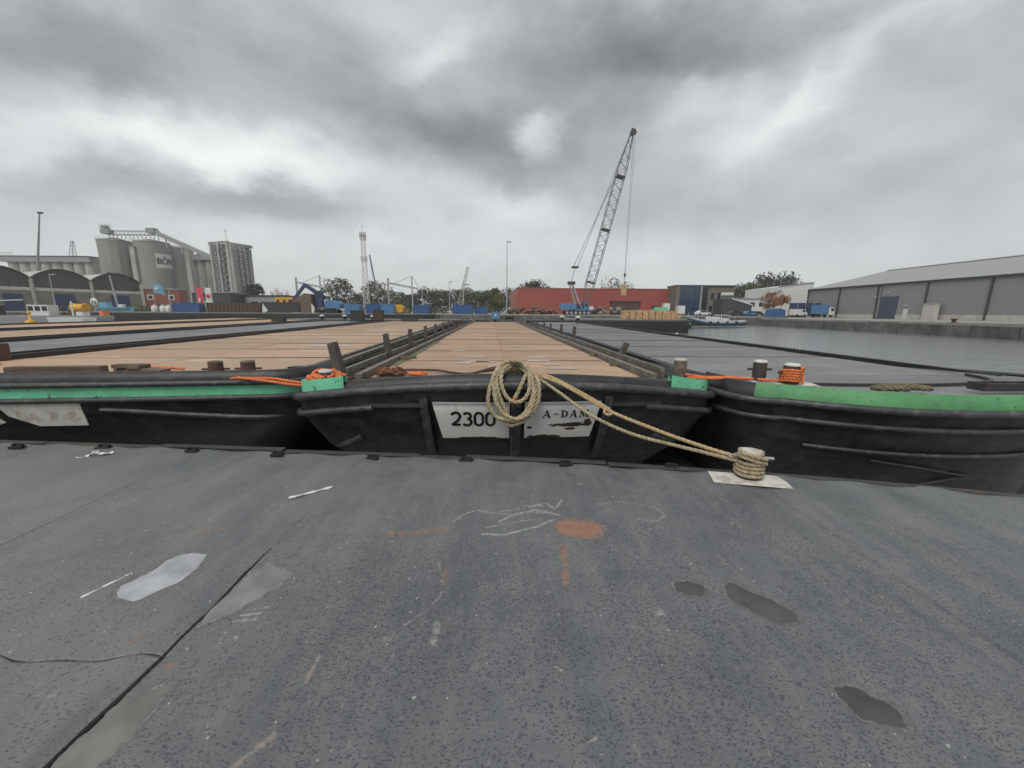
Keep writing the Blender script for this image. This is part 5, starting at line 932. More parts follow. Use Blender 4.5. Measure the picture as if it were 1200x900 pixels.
def derrick(x, y, label):
    t = thing('derrick_crane', label, 'crane', (x,y,1), 0, 'derrick cranes behind the trees'); mb = MB(); mb.cyl((-10.5,0,0),(-10.5,0,14.7),.42,n=8); mb.build('post', galv, t); mb = MB(); mb.bar((-10.2,0,12.6),(2.2,0,10.3),.55,.75); mb.build('jib', galv, t); mb = MB(); mb.bar((-.3,0,0),(-.3,0,15.6),.45); mb.build('king_post', galv, t)
    mb = MB(); mb.tube([(-8.8,0,12.2),(-.3,0,15.5)],.10,5); mb.tube([(-.3,0,15.5),(3.5,0,9.6)],.10,5); mb.build('stay', galv, t)
derrick(-82.5,170,'grey derrick crane with a slanting jib behind the hopper and yellow cabin'); derrick(-43,170,'grey derrick crane with a slanting jib right of the lattice mast')
ms = thing('telecom_mast', 'tall slim lattice telecom mast with antenna clusters near the left centre', 'mast', (-59.5,160,1)); mb = MB(); mb.lattice((0,0,0),(0,0,31),2.0,1.1,26,.11,.06); mb.cyl((0,0,31),(0,0,34.8),.12,n=6); mb.build('lattice_tower', white_f, ms)
for z in (29.2,30.6,21.2):
    for a in range(5): mb = MB(); mb.box((1.05*math.cos(a*1.256),1.05*math.sin(a*1.256),z),(.45,.45,1.7 if z>25 else 1.9)); mb.build('antenna', white_f, ms)
t = thing('mobile_crane', 'dark slim crane boom leaning beside the telecom mast', 'crane', (-53.4,158,1)); mb = MB(); mb.bar((0,0,1.5),(-3.1,0,22.5),.42); mb.build('boom', lattice_m, t); mb = MB(); mb.box((.5,0,1.1),(4,2.2,1.5)); mb.build('body', clad_trim, t); mb = MB(); mb.tube([(-3.1,0,22.5),(-1.9,0,3.)],.05,4); mb.build('hoist_line', steel_d, t)
t = thing('lattice_crane', 'distant small pale lattice crane between the right derrick and the tall lamp post', 'crane', (-24.3,180,1)); mb = MB(); mb.lattice((0,0,4),(4.0,0,20.6),1.8,.6,12,.09,.06); mb.build('boom', galv, t); mb = MB(); mb.cyl((0,0,0),(0,0,4.2),.6,n=8); mb.build('post', galv, t)
def lamp(x,y,h,label,arm=1.2,hw=.9):
    t = thing('lamp_post', label, 'lamp post', (x,y,1), 0, 'lamp posts'); mb = MB(); mb.tube([(0,0,0),(0,0,h)],[.17,.09],8); mb.build('pole', galv, t); mb = MB(); mb.box((arm/2,0,h),(arm,.3,.28)); mb.build('lamp_head', grey_f, t); return t
lamp(-1.65,112,19.8,'very tall slim lamp post standing left of the red shed'); lamp(-13.9,111.3,8.2,'pole lamp with a cross arm in front of the dark blue container',1.8)
lamp(-121.5,104,9.5,'grey lamp post in front of the middle arched shed',1.6); lamp(-97.8,112,6.6,'pole lamp left of the blue container by the banners')
for i,(x,y,h) in enumerate(((-22.5,140,11),(-31,135,9.))): lamp(x,y,h,('slim pole before the trees left of the dark blue container','slim pole before the trees right of the lattice mast')[i])
t = thing('mast_pole', 'bare grey pole leaning by the light blue boat before the right arched shed', 'pole', (-108.8,108,1)); mb = MB(); mb.tube([(0,0,0),(-1.0,0,10.2)],[.24,.16],8); mb.build('pole', galv, t); mb = MB(); mb.lathe((-1.0,0,9.9),[(.25,0),(.3,.4),(0,.8)],8); mb.build('cap', rubber, t)
# logs and scrap before the red shed
rl = random.Random(9); k = 0
lg = thing('log_pile', 'heap of dark cut logs and stumps in front of the red shed', 'log pile', (5.,126,1))
for i in range(70):
    x = rl.uniform(-7,9.5); h_ = max(.25,2.6-abs(x-1)*.16); z = rl.uniform(.25,h_); mb = MB(); r0 = rl.uniform(.25,.5); a = rl.uniform(-.6,.6); c = Vector((x,rl.uniform(-1.2,1.2),z)); d_ = Vector((math.sin(a),-math.cos(a),rl.uniform(-.3,.4)))*rl.uniform(.7,1.4); mb.cyl(c-d_,c+d_,r0,r0*.85,8); mb.build('log', log_m if rl.random()<.75 else timber, lg)
sc_ = thing('scrap_heap', 'grey scrap and rubble heap with low walls right of the crane', 'scrap heap', (30.5,127,1))
for i in range(46):
    x = rl.uniform(-5.5,4.5); mb = MB(); s_ = rl.uniform(.5,1.5); mb.box((x,rl.uniform(-1.5,1.5),rl.uniform(.3,max(.6,3.0-abs(x+.5)*.35))),(s_,s_*rl.uniform(.5,1),s_*rl.uniform(.3,.9)),rl.uniform(0,3),rl.uniform(-.5,.5)); mb.build('scrap_piece', rl.choice([grey_f,steel_d,grey_f,rusty]), sc_)
t = thing('yard_hut', 'dark red rusty yard hut under the hanging timber bale', 'hut', (37,129,1)); mb = MB(); mb.box((0,0,2.1),(9.,4,4.2)); mb.build('wall', rusty, t); mb = MB(); mb.box((0,0,4.3),(9.4,4.4,.25)); mb.build('roof', steel_d, t); mb = MB(); mb.box((-2.6,-2.05,1.3),(1.4,.1,2.6)); mb.build('door', grey_f, t)
t = thing('yard_machine', 'green and white yard machine partly hidden behind the timber bales', 'machine', (45.5,121,1)); mb = MB(); mb.box((0,0,1.6),(4.2,2,1.6)); mb.build('body', mint, t); mb = MB(); mb.box((1.9,0,2.6),(1.7,1.8,2.1)); mb.build('cab', white_f, t); mb = MB(); mb.box((-1.6,0,2.5),(1.2,1.6,.9)); mb.build('engine_cover', clad_trim, t)
for x in (-1.5,1.5): mb = MB(); mb.lathe((x,-1,.55),[(.55,-.2),(.55,.2)],12,'Y'); mb.build('wheel', rubber, t)
t = thing('cargo_crate', 'small white crate standing right of the green yard machine', 'crate', (51,119,1)); mb = MB(); mb.box((0,0,1.7),(2.,2.,2.4)); mb.build('body', white_f, t); mb = MB(); mb.box((0,0,.25),(2.1,2.1,.4)); mb.build('pallet', timber, t)
# ------------------------------------------------------------------ between the barges and the far quay
r_ = thing('barge', 'long low black barge with pale grey deck lying along the far quay on the left', 'barge', (-102,96,0), -PI/2+.05, 'moored barges'); B = dict(W=6.5,L=82,d=.6,p=2.2,rc=.9,z=lambda x,y: 1.0); band(B, r_, 'hull', hull, [(.0,.1,.1),(0,0,0),(-.7,0,0),(-1.5,.1,.1),(-2.5,.2,.2)]); strake(B, r_, -.2,-.02,-.02,.12); deckfill(B, r_, .02,2.6,1.4,1.04,galv,.05)
r_ = thing('barge', 'flat black pontoon moored crosswise beyond the far end of the numbered barge', 'barge', (2,60,0), -PI/2-.02, 'moored barges'); B = dict(W=6.,L=24,d=.4,p=2.2,rc=.7,z=lambda x,y: .55); band(B, r_, 'hull', hull, [(.0,.1,.1),(0,0,0),(-.7,0,0),(-1.4,.1,.1),(-2.2,.2,.2)]); strake(B, r_, -.15,-.02,-.02,.1); deckfill(B, r_, .02,2.6,1.4,.55,steel_d,.06)
r_ = thing('barge', 'grey decked black pontoon moored crosswise beyond the left brown decks', 'barge', (-33,58,0), -PI/2+.03, 'moored barges'); B = dict(W=6.,L=27,d=.4,p=2.2,rc=.7,z=lambda x,y: .45); band(B, r_, 'hull', hull, [(.0,.1,.1),(0,0,0),(-.7,0,0),(-1.4,.1,.1),(-2.2,.2,.2)]); strake(B, r_, -.15,-.02,-.02,.1); deckfill(B, r_, .02,2.6,1.4,.45,greyhatch,.06)
t = thing('fuel_tank', 'bright blue box tank with a white cross at the far end of the brown deck', 'tank', (-1.85,42.3,.56)); mb = MB(); mb.prism([(-.36,.38),(-.2,.3),(.2,.3),(.42,.42),(.42,.98),(.22,1.1),(-.25,1.1),(-.42,.95)],-.4,.4,'y'); mb.build('body', blue_l, t); mb = MB(); mb.box((.03,-.41,.74),(.26,.02,.09)); mb.box((.03,-.413,.74),(.09,.02,.26)); mb.build('cross_mark', white_f, t); mb = MB(); mb.box((-.05,0,.16),(.3,.3,.32)); mb.box((.1,0,.02),(.9,.5,.05)); mb.build('stand', rusty, t)
t = thing('deck_winch', 'small black winch on legs at the far end of the brown deck', 'winch', (-.35,42.6,.56)); mb = MB(); mb.lathe((0,0,.45),[(.3,-.35),(.3,-.3),(.16,-.28),(.16,.28),(.3,.3),(.3,.35)],14,'X'); mb.build('drum', rubber, t)
for s_ in (-.38,.38): mb = MB(); mb.bar((s_,-.25,0),(s_,0,.55),.1); mb.bar((s_,.25,0),(s_,0,.55),.1); mb.build('leg', rubber, t)
mb = MB(); mb.tube([(.4,0,.45),(.62,0,.45),(.62,-.1,.7)],.04,6); mb.build('crank', rubber, t)
for x,y,z,sx,sz,m_,lb in ((-14.6,42.5,.56,1.0,1.1,rusty,'rusty brown upright box at the far end of the worn brown deck'),(-17.3,43.5,.5,1.3,1.15,steel_d,'black box at the far end of the grey hatches'),(-13.5,38.,.56,1.6,.22,steel_d,'low black rail block lying across the far brown deck, left one'),(-10.8,41,.56,1.6,.22,steel_d,'low black rail block lying across the far brown deck, right one'),(-24.0,40,.5,1.2,.45,steel_d,'dark twin block at the far end of the pale brown deck'),(-3.2,41.9,.56,1.5,.16,steel_d,'flat black plate by the blue tank')):
    t = thing('deck_box', lb, 'box', (x,y,z), .0, 'boxes on the far decks'); mb = MB(); mb.box((0,0,sz/2),(sx,.7,sz)); mb.build('body', m_, t); mb = MB(); mb.box((0,0,sz+.02),(sx+.06,.76,.05)); mb.build('lid', steel_d, t)
for x,y,z,lb in ((-19.6,45.5,.5,'white-topped bollard at the far end of the grey hatches, left one'),(-18.6,45.9,.5,'white-topped bollard at the far end of the grey hatches, right one'),(-15.4,43.0,.5,'white-topped bollard beside the rusty upright box'),(5.4,42.4,.6,'white-topped bollard at the far end of the right grey hatches'),(6.3,37.5,.6,'lone white-topped bollard on the right barge, by its far hatches'),(-21.5,44,.5,'white-topped bollard at the far end of the pale brown deck')):
    t = thing('mooring_bollard', lb, 'bollard', (x,y,z), 0, 'bollards on the far decks'); mb = MB(); mb.lathe((0,0,0),[(.22,0),(.18,.04),(.18,.42),(.24,.5)],12); mb.build('post', steel_d, t); mb = MB(); mb.lathe((0,0,0),[(.26,.5),(.26,.6),(.15,.68),(0,.7)],12); mb.build('cap', white_p, t)
# workboats on the far left
t = thing('workboat', 'white and grey workboat with a small wheelhouse at the far left', 'boat', (-84,72,0), .25); mb = MB(); H_ = [(-8,-2),(6,-2),(8.5,0),(6,2),(-8,2)]; mb.loft([[(x*.96,y*.9,-1.4) for x,y in H_],[(x,y,.2) for x,y in H_],[(x,y,.45) for x,y in H_]],closed=True,smooth=False,capt=True); mb.build('hull', grey_f, t); mb = MB(); mb.box((-2,0,1.4),(3.,2.2,1.9)); w_ = mb.build('wheelhouse', white_f, t)
for x in (-3,-2,-1): mb = MB(); mb.box((x,-1.12,1.7),(.7,.06,.8)); mb.build('window', dglass, w_)
mb = MB(); mb.bar((-7.5,-1.6,.4),(-7.5,-1.6,3.0),.14); mb.bar((-7.5,-1.6,3.),(-3.4,-1.6,3.2),.14); mb.build('davit', white_f, t); mb = MB(); mb.bar((3.5,-1.8,.4),(3.5,-1.8,3.),.2); mb.build('post', white_f, t)
t = thing('hose_reel', 'big orange yellow hose reel on the workboat deck at the far left', 'reel', (-83.0,75,.6)); mb = MB(); mb.lathe((0,0,1.2),[(.9,-1.2),(.95,-1.1),(.75,-1.0),(.8,0),(.75,1.0),(.95,1.1),(.9,1.2)],16,'X'); mb.build('drum', yellow, t); mb = MB(); mb.box((-1.2,0,.15),(5.5,2.4,.3)); mb.bar((-3.4,-1.3,.2),(-1.6,-1.3,1.6),.2); mb.bar((-3.4,-1.3,1.5),(-1.6,-1.3,.4),.2); mb.build('cradle', timber, t)
rw_ = random.Random(77); KL = ['orange','white','timber','grey','yellow','rusty','blue','white','timber','grey']
for i,(x,y,z,sx,sy,sz,m_,lb) in enumerate(((-88.5,73,.45,1.3,1.,.8,yellow,'small yellow crate at the left end of the workboat'),(-90.3,75,.45,1.6,1.2,1.5,grey_f,'grey upright box left of the white wheelhouse'),(-80.6,73.2,.45,1.7,1.1,.7,white_f,'low white box on the workboat bow'),(-86.5,77.5,.5,2.2,1.2,1.0,timber,'brown timber stack behind the wheelhouse'),(-79.,75.5,.45,1.2,1.,.9,rope_o,'orange crate on the workboat bow, under the reel'),(-92.5,70,.3,1.5,1.3,1.9,steel_d,'black tall box at the left frame edge of the workboats'))):
    t = thing('cargo_box', lb, 'box', (x,y,z), rw_.uniform(-.4,.4), 'boxes on the workboats'); mb = MB(); mb.box((0,0,sz/2),(sx,sy,sz)); mb.build('body', m_, t); mb = MB(); mb.box((0,0,sz+.04),(sx+.08,sy+.08,.08)); mb.build('lid', grey_f, t)
t = thing('buoy', 'small bright yellow buoy beside the white workboat', 'buoy', (-82.5,66.5,-.1)); mb = MB(); mb.lathe((0,0,-1.2),[(.3,-.4),(.62,0),(.66,.7),(.55,.95),(.2,1.05),(.15,1.8),(0,1.95)],14); mb.build('float', yellow, t); mb = MB(); mb.lathe((0,0,.75),[(.0,0),(.27,.1),(.24,.45),(0,.6)],10); mb.build('lantern', yellow, t)
t = thing('dinghy', 'small white open dinghy in front of the hose reel at the far left', 'boat', (-77.5,68.5,-.2), .2); H_ = [(-3,-1),(2.2,-1),(3.6,0),(2.2,1),(-3,1)]; mb = MB(); mb.loft([[(x*.9,y*.7,-1.2) for x,y in H_],[(x,y,.4) for x,y in H_],[(x*.93,y*.85,.4) for x,y in H_],[(x*.88,y*.7,-.1) for x,y in H_]],closed=True,smooth=False,capt=True); mb.build('hull', white_f, t); mb = MB(); mb.box((-.5,0,.2),(.4,1.6,.06)); mb.build('thwart', timber, t)
t = thing('motorboat', 'light blue motorboat stored on the quay before the right arched shed', 'boat', (-107.3,106,1.), .0); H_ = [(-4.6,-.9),(2.5,-1),(4.8,0),(2.5,1),(-4.6,.9)]; mb = MB(); mb.loft([[(x*.9,y*.4,.2) for x,y in H_],[(x,y,1.1) for x,y in H_],[(x,y,1.25) for x,y in H_]],closed=True,smooth=False,capt=True); mb.build('hull', cyan_p, t); mb = MB(); mb.prism([(-4.2,1.2),(-1.6,1.2),(-1.9,2.5),(-4.0,2.5)],-.7,.7,'y'); mb.build('cabin', cyan_p, t); mb = MB(); mb.box((1.5,0,1.6),(1.1,.9,.8)); mb.build('outboard_cover', white_f, t)
for i,x in enumerate((-100.3,-98.2,-96.9)): t = thing('bulk_bag', ('white bulk bag on the quay, left one of three','white bulk bag on the quay, middle one of three','white bulk bag on the quay, right one of three')[i], 'bag', (x,109.5+i*.3,1), 0, 'white bulk bags on the quay'); mb = MB(); mb.lathe((0,0,0),[(.6,0),(.75,.3),(.72,1.3),(.5,1.7),(.2,1.75)],10); mb.build('sack', white_f, t); mb = MB(); mb.tube([(-.5,0,1.5),(-.2,0,2.1),(.2,0,2.1),(.5,0,1.5)],.06,5); mb.build('lifting_loop', white_f, t)
t = thing('info_sign', 'white round sign with a letter N on the quay before the right arched shed', 'sign', (-114.8,107.5,1)); mb = MB(); mb.lathe((0,0,2.6),[(0,-.05),(1.05,-.05),(1.05,.05),(0,.05)],20,'Y'); mb.build('disc', white_f, t); mb = MB(); fr_ = lambda x,z: ((x,-.06,2.6+z),(0,-1,0)); ribbon(mb,[(-.4,-.5),(-.4,.5)],.16,fr_,.02); ribbon(mb,[(-.4,.5),(.4,-.5)],.16,fr_,.024); ribbon(mb,[(.4,-.5),(.4,.5)],.16,fr_,.028); mb.build('letter', black_p, t); mb = MB(); mb.cyl((0,.1,0),(0,.1,2.6),.09,n=6); mb.build('post', galv, t)
# ------------------------------------------------------------------ left bank: arched sheds, silos, tower
fd = Vector((10,23,0)).normalized(); fn = Vector((-fd.y,fd.x,0)); ang = math.atan2(fd.y,fd.x)
def arched(i, label, doors):
    p = Vector((-140,115,1))+fd*(12.6*(i-1)); t = thing('arched_shed', label, 'shed', p, ang, 'arched quay sheds'); W = 12.6; ze, zp = 9.4, 12.4
    A_ = [(W*k/14, ze+(zp-ze)*math.sin(PI*k/14)**.8) for k in range(15)]
    mb = MB(); mb.box((W/2,.4,2.95),(W-.3,.5,5.9)); mb.build('wall', shed_w, t); mb = MB(); mb.box((W/2,.3,6.35),(W-.3,.5,.9)); mb.build('band', plinth, t); mb = MB(); mb.prism([(.1,6.8),(W-.1,6.8)]+[(x,z-.25) for x,z in A_[::-1]],.3,.6,'y'); mb.build('gable', shed_g, t)
    mb = MB(); mb.loft([[(x,0,z) for x,z in A_],[(x,40,z) for x,z in A_]]); mb.build('roof', shed_r, t); mb = MB()
    for a,b in zip(A_[:-1],A_[1:]): mb.bar((a[0],.1,a[1]),(b[0],.1,b[1]),.5,.35)
    mb.build('verge', shed_g, t)
    for x in (0.,W): mb = MB(); mb.box((x,.1,4.7),(.7,.8,9.4)); mb.build('pilaster', plinth, t)
    for x,w,h in doors: mb = MB(); mb.box((x,.1,h/2),(w,.3,h)); mb.build('door', blue_d, t)
    for x in np.arange(2.1,W-1,2.1): mb = MB(); mb.box((x,.26,8.0),(.08,.1,2.2)); mb.build('gable_batten', clad_trim, t)
arched(-1,'arched roof quay shed furthest to the left edge, with a pale blue door',[(3,4,5)]); arched(0,'arched roof quay shed second from the left, cut by the frame',[(8.6,3.6,4.9)])
arched(1,'middle arched roof quay shed with a wide dark blue door',[(6.2,4.4,5.2)]); arched(2,'rightmost arched roof quay shed next to the red brick house',[(6.6,4.6,5.2)])
p = Vector((-140,115,1))+fd*25.6; t = thing('brick_house', 'small flat roofed red brick house right of the arched sheds', 'house', p, ang*.35); mb = MB(); mb.box((5.,4,3.9),(10,8,7.8)); mb.build('wall', brick, t); mb = MB(); mb.box((5,4,7.9),(10.4,8.4,.3)); mb.build('roof', roof_g, t)
for x in (1.7,7.6): mb = MB(); mb.box((x,-.04,5.0),(1.7,.12,1.8)); w_ = mb.build('window', white_f, t); mb = MB(); mb.box((x,-.12,5.),(1.1,.06,1.2)); mb.build('pane', dglass, w_)
mb = MB(); mb.box((4.6,-.04,1.4),(1.6,.12,2.6)); mb.build('door', clad_trim, t)
t = thing('green_shed', 'dark green flat shed between the brick house and blue container', 'shed', (-108,133,1)); mb = MB(); mb.box((6,4,3.2),(13,8,6.4)); mb.build('wall', clad_trim, t); mb = MB(); mb.box((6,4,6.5),(13.4,8.4,.3)); mb.build('roof', grey_f, t); mb = MB(); mb.box((3,-.06,2),(4,.12,3.8)); mb.build('door', mint, t)
t = thing('grey_office', 'low grey flat roofed office under the concrete tower', 'building', (-98,140,1)); mb = MB(); mb.box((8,4,2.8),(17,8,5.6)); mb.build('wall', grey_f, t); mb = MB(); mb.box((8,4,5.8),(17.6,8.6,.5)); mb.build('roof', clad_trim, t)
for i in range(3): mb = MB(); mb.box((6+i*3.4,-.05,3),(2.6,.12,1.4)); mb.build('window', dglass, t)
def flag(x, y, h, mat, label, w=1.5, fh=3.6, blow=False):
    t = thing('banner_flag', label, 'flag', (x,y,1), 0, 'flags on the left quay'); mb = MB(); mb.tube([(0,0,0),(0,0,h)],[.09,.05],6); mb.build('pole', galv, t); mb = MB(); g = []
    for i in range(7):
        q = i/6; g.append([(q*w,.18*math.sin(q*5+j*.5)*q,h-.15-fh*j/6-(.9*q*q if blow else 0)) for j in range(7)])
    mb.loft(g); c_ = mb.build('cloth', mat, t); return t, c_
_, c_ = flag(-90.0,112,7.0,red_f,'left one of two red and white banner flags by the blue container',1.8,4.6); mb = MB(); mb.box((.9,-.25,3.4),(.5,.02,1.2)); mb.build('emblem', white_f, c_)
_, c_ = flag(-87.5,112,7.0,white_f,'right one of two red and white banner flags by the blue container',1.8,4.6); mb = MB(); mb.lathe((.9,-.25,4.6),[(.35,-.02),(.6,-.02),(.6,.02),(.35,.02)],14,'Y'); mb.build('emblem', red_f, c_)
t_, c_ = flag(-103,113,8.2,cyan_p,'light blue flag with pale edge blowing before the red brick house',3.0,2.6,True); mb = MB(); mb.box((1.2,-.3,6.6),(.8,.02,.6)); mb.build('emblem', white_f, c_)
# silos
def silo(x, y, r, z, mat, label, n=12, rot=0.):
    t = thing('silo', label, 'silo', (x,y,1), rot, 'tall grain silos'); mb = MB(); mb.lathe((0,0,0),[(r,0),(r,z-1)],n); t_ = mb; t_.sm = [False]*len(t_.sm); mb.build('shell', mat, t); mb = MB(); mb.lathe((0,0,0),[(r+.15,z-1),(r+.15,z-.4),(r*.3,z+.9),(0,z+1)],n); mb.build('roof', mat, t)
    mb = MB()
    for k in range(16): a = 2*PI*k/16; mb.bar((r*math.cos(a),r*math.sin(a),z-.4),(r*math.cos(a),r*math.sin(a),z+.9),.08); b_ = 2*PI*(k+1)/16; mb.bar((r*math.cos(a),r*math.sin(a),z+.85),(r*math.cos(b_),r*math.sin(b_),z+.85),.08)
    mb.build('railing', galv, t); return t
silo(-209.6,212,6.9,36.5,silo_m,'leftmost of the three big grey green grain silos',14,.2); sb_ = silo(-191.0,213,7.4,36.,silo_m,'middle big grain silo carrying the white sign board',48); silo(-186.7,223,7.2,34.5,silo_m,'rightmost of the three big grey green grain silos',14,.1)
mb = MB()                                                 # sign on the curved shell, lettering raised on it
def shell(x,z,o=.0): a = -PI/2+1.33+x/7.4; return (7.5+o)*math.cos(a), (7.5+o)*math.sin(a), z
g = [[shell(-3.9+8.4*i/12,22.2+7.2*j) for i in range(13)] for j in (0,1)]; mb.loft(g); sn = mb.build('sign_board', white_f, sb_)
fs_ = lambda x,z: (shell(x,z,.08), (math.cos(-PI/2+1.33+x/7.4),math.sin(-PI/2+1.33+x/7.4),0)); mb = MB(); z = 24.2; h = 3.0
ribbon(mb,[(-3.2,z),(-3.2,z+h)],.55,fs_,.05); ribbon(mb,arc(-3.2,z+h*.75,1.25,h*.23,90,-90,8),.42,fs_,.06); ribbon(mb,arc(-3.2,z+h*.26,1.4,h*.24,90,-90,8),.42,fs_,.07)
ribbon(mb,arc(-.1,z+h*.5,1.15,h*.46,0,360,20),.45,fs_,.05)
for x in (-.45,.3): ribbon(mb,[(x,z+h+.55),(x+.01,z+h+1.0)],.42,fs_,.05)
ribbon(mb,[(1.75,z),(1.75,z+h)],.42,fs_,.05); ribbon(mb,[(1.75,z+h),(3.5,z)],.5,fs_,.06); ribbon(mb,[(3.5,z),(3.5,z+h)],.42,fs_,.07); mb.build('lettering', black_p, sn)
for x,y,lb in ((-194.5,206,'pale ribbed stair shaft in the gap between the left and middle silos'),(-173.2,214,'pale narrow shaft at the right side of the big silos')): t = thing('stair_shaft', lb, 'shaft', (x,y,1)); mb = MB(); mb.box((0,0,16),(2.4,2.4,32)); mb.build('shaft', silo_l, t); mb = MB(); mb.box((0,0,32.2),(2.8,2.8,.4)); mb.build('roof', grey_f, t)
t = thing('conveyor_gallery', 'steel conveyor bridge with machine house along the silo tops', 'conveyor', (-207,208,37)); mb = MB(); mb.box((12,0,2.4),(26,1.8,.25)); mb.box((12,0,4.3),(26,1.6,.2)); mb.build('deck', galv, t); mb = MB()
for i in range(13): mb.bar((i*2.1-.8,-.9,2.4),(i*2.1+1.2,-.9,4.3),.14); mb.bar((i*2.1-.8,-.9,2.4),(i*2.1-.8,-.9,4.3),.14); mb.bar((i*2.1-.8,0,0),(i*2.1-.8,0,2.4),.2)
mb.build('truss', galv, t); mb = MB(); mb.box((-1.6,0,3.9),(4.4,3,2.2)); mb.box((-2.2,0,6.1),(2.8,2,1.4)); mb.build('machine_house', grey_f, t); mb = MB()
for x in (-4,-2.6,-1,.6,2): mb.bar((x,-1.2,4.9),(x,-1.2,7.4),.12)
mb.bar((-4,-1.2,7.3),(2,-1.2,7.3),.12); mb.build('railing', galv, t)
t = thing('sloping_conveyor', 'sloping covered conveyor from the silo tops down to the concrete tower', 'conveyor', (-184,207,41)); mb = MB(); mb.bar((0,0,0),(35,-6,-14.4),1.8,1.9); mb.build('tube', grey_f, t); mb = MB(); mb.box((-.5,0,.2),(4.,3,2.4)); mb.build('head_house', grey_f, t); mb = MB()
for q in (.2,.45,.7): mb.bar((35*q,-6*q,-14.4*q-.8),(35*q,-6*q,-14.4*q-5.),.4)
mb.build('leg', galv, t)
for i in range(8): silo(-276+i*6.0,222,3.1,26.5,silo_l,('leftmost pale silo of the long row behind the arched sheds' if i==0 else ['second','third','fourth','fifth','sixth','seventh','eighth'][i-1]+' pale silo from the left in the long row'),20)
t = thing('silo_gallery', 'long dark gallery roof running over the row of pale silos', 'gallery', (-280,221,27.2)); mb = MB(); mb.box((24.5,0,1.2),(49,6,3.0)); mb.build('wall', grey_f, t); mb = MB(); mb.box((24.5,0,2.8),(49.6,6.6,.3)); mb.build('roof', clad_trim, t); mb = MB()
for x in np.arange(0,9,1.5): mb.bar((x,-3,2.9),(x,-3,4.6),.12)
mb.bar((0,-3,4.5),(8,-3,4.5),.12); mb.build('railing', galv, t)
for i in range(3): silo(-180.5+i*4.6,226,2.4,28.2,silo_l,['left pale silo of three left of the concrete tower','middle pale silo of three left of the concrete tower','right pale silo of three left of the concrete tower'][i],20)
t = thing('silo_gallery', 'dark gallery roof over the three pale silos left of the tower', 'gallery', (-184,225,29.2)); mb = MB(); mb.box((8,0,1.2),(17,5.4,2.6)); mb.build('wall', grey_f, t); mb = MB(); mb.box((8,0,2.6),(17.4,5.8,.25)); mb.build('roof', clad_trim, t)
tw = thing('concrete_tower', 'tall concrete elevator tower with grids of dark windows and a roof antenna', 'tower', (-137.5,195,1)); fx = Vector((-12.5,5,0)); sx_ = Vector((-3.5,20,0)); lf, ls = fx.length, sx_.length; fx.normalize(); sx_.normalize(); nf = Vector((-fx.y,fx.x,0))*1; nf = nf if nf.y<0 else -nf; ns = Vector((sx_.y,-sx_.x,0)); ns = ns if ns.x>0 else -ns; Hh = 33.
mb = MB(); a, b_, c_, d_ = Vector((0,0,0)), fx*lf, fx*lf+sx_*ls, sx_*ls; mb.prism([(p.x,p.y) for p in (a,d_,c_,b_)],0,Hh); mb.build('wall', silo_l, tw)
fa, sa_ = math.atan2(fx.y,fx.x), math.atan2(sx_.y,sx_.x)
for col in range(2):
    for row in range(11):
        p = fx*(lf*(.38+.36*col))+nf*.1+Vector((0,0,2.6+row*2.85)); mb = MB(); mb.box((0,0,0),(3.7,.3,2.3)); w = mb.build('window', clad_trim, tw); w.location = p; w.rotation_euler = (0,0,fa)
        mb = MB(); mb.box((0,0,0),(1.1,.42,1.6)); q = mb.build('pane', grey_f, w); q.location = (.6,0,0)
for col in range(3):
    for row in range(10):
        p = sx_*(ls*(.28+.24*col))+ns*.12+Vector((0,0,3.2+row*2.9)); mb = MB(); mb.box((0,0,0),(3.3,.3,2.1)); w = mb.build('window', clad_trim, tw); w.location = p; w.rotation_euler = (0,0,sa_)
        mb = MB(); mb.box((0,0,0),(1.9,.42,1.1)); q = mb.build('pane', galv, w); q.location = (0,0,-.2)
for q_ in (0.04,.56,.97): mb = MB(); p = fx*(lf*q_)+nf*.4; mb.box((p.x,p.y,Hh/2+.3),(1.1,1.1,Hh+.6),fa); mb.build('pilaster', silo_l, tw)
for q_ in (.04,.16,.40,.64,.88,.98): mb = MB(); p = sx_*(ls*q_)+ns*.35; mb.box((p.x,p.y,Hh/2-.4),(1.0 if q_>.1 else 2.2,1.0,Hh),sa_); mb.build('pilaster', silo_l, tw)
mb = MB(); m_ = (fx*lf+sx_*ls)/2; mb.box((m_.x,m_.y,Hh+.5),(lf*.8,ls*.75,1.4),fa); mb.build('roof', grey_f, tw); mb = MB(); mb.cyl((m_.x+1,m_.y-4,Hh+1),(m_.x+1,m_.y-4,Hh+8),.12,n=6); mb.bar((m_.x-.2,m_.y-4,Hh+6.6),(m_.x+2.2,m_.y-4,Hh+6.6),.1); mb.build('antenna', galv, tw)
t = thing('telescopic_crane', 'slim telescopic crane boom rising behind the arched sheds', 'crane', (-221,190,1)); mb = MB(); mb.tube([(-9.5,0,3),(-4.2,0,26),(0.5,0,44.5)],[.6,.45,.28],6); mb.build('boom', grey_f, t); mb = MB(); mb.box((.9,0,44.6),(2.0,.8,.8)); mb.build('boom_head', steel_d, t); mb = MB(); mb.box((-7,0,1.5),(10,3,2.6)); mb.build('carrier', yellow, t)
t = thing('lattice_crane', 'faint small lattice crane far behind the pale silo row', 'crane', (-320,290,1)); mb = MB(); mb.lattice((0,0,30),(3,0,49),4,1,8,.16,.1); mb.build('boom', galv, t); mb = MB(); mb.box((0,0,15),(3,3,30)); mb.build('tower', galv, t)
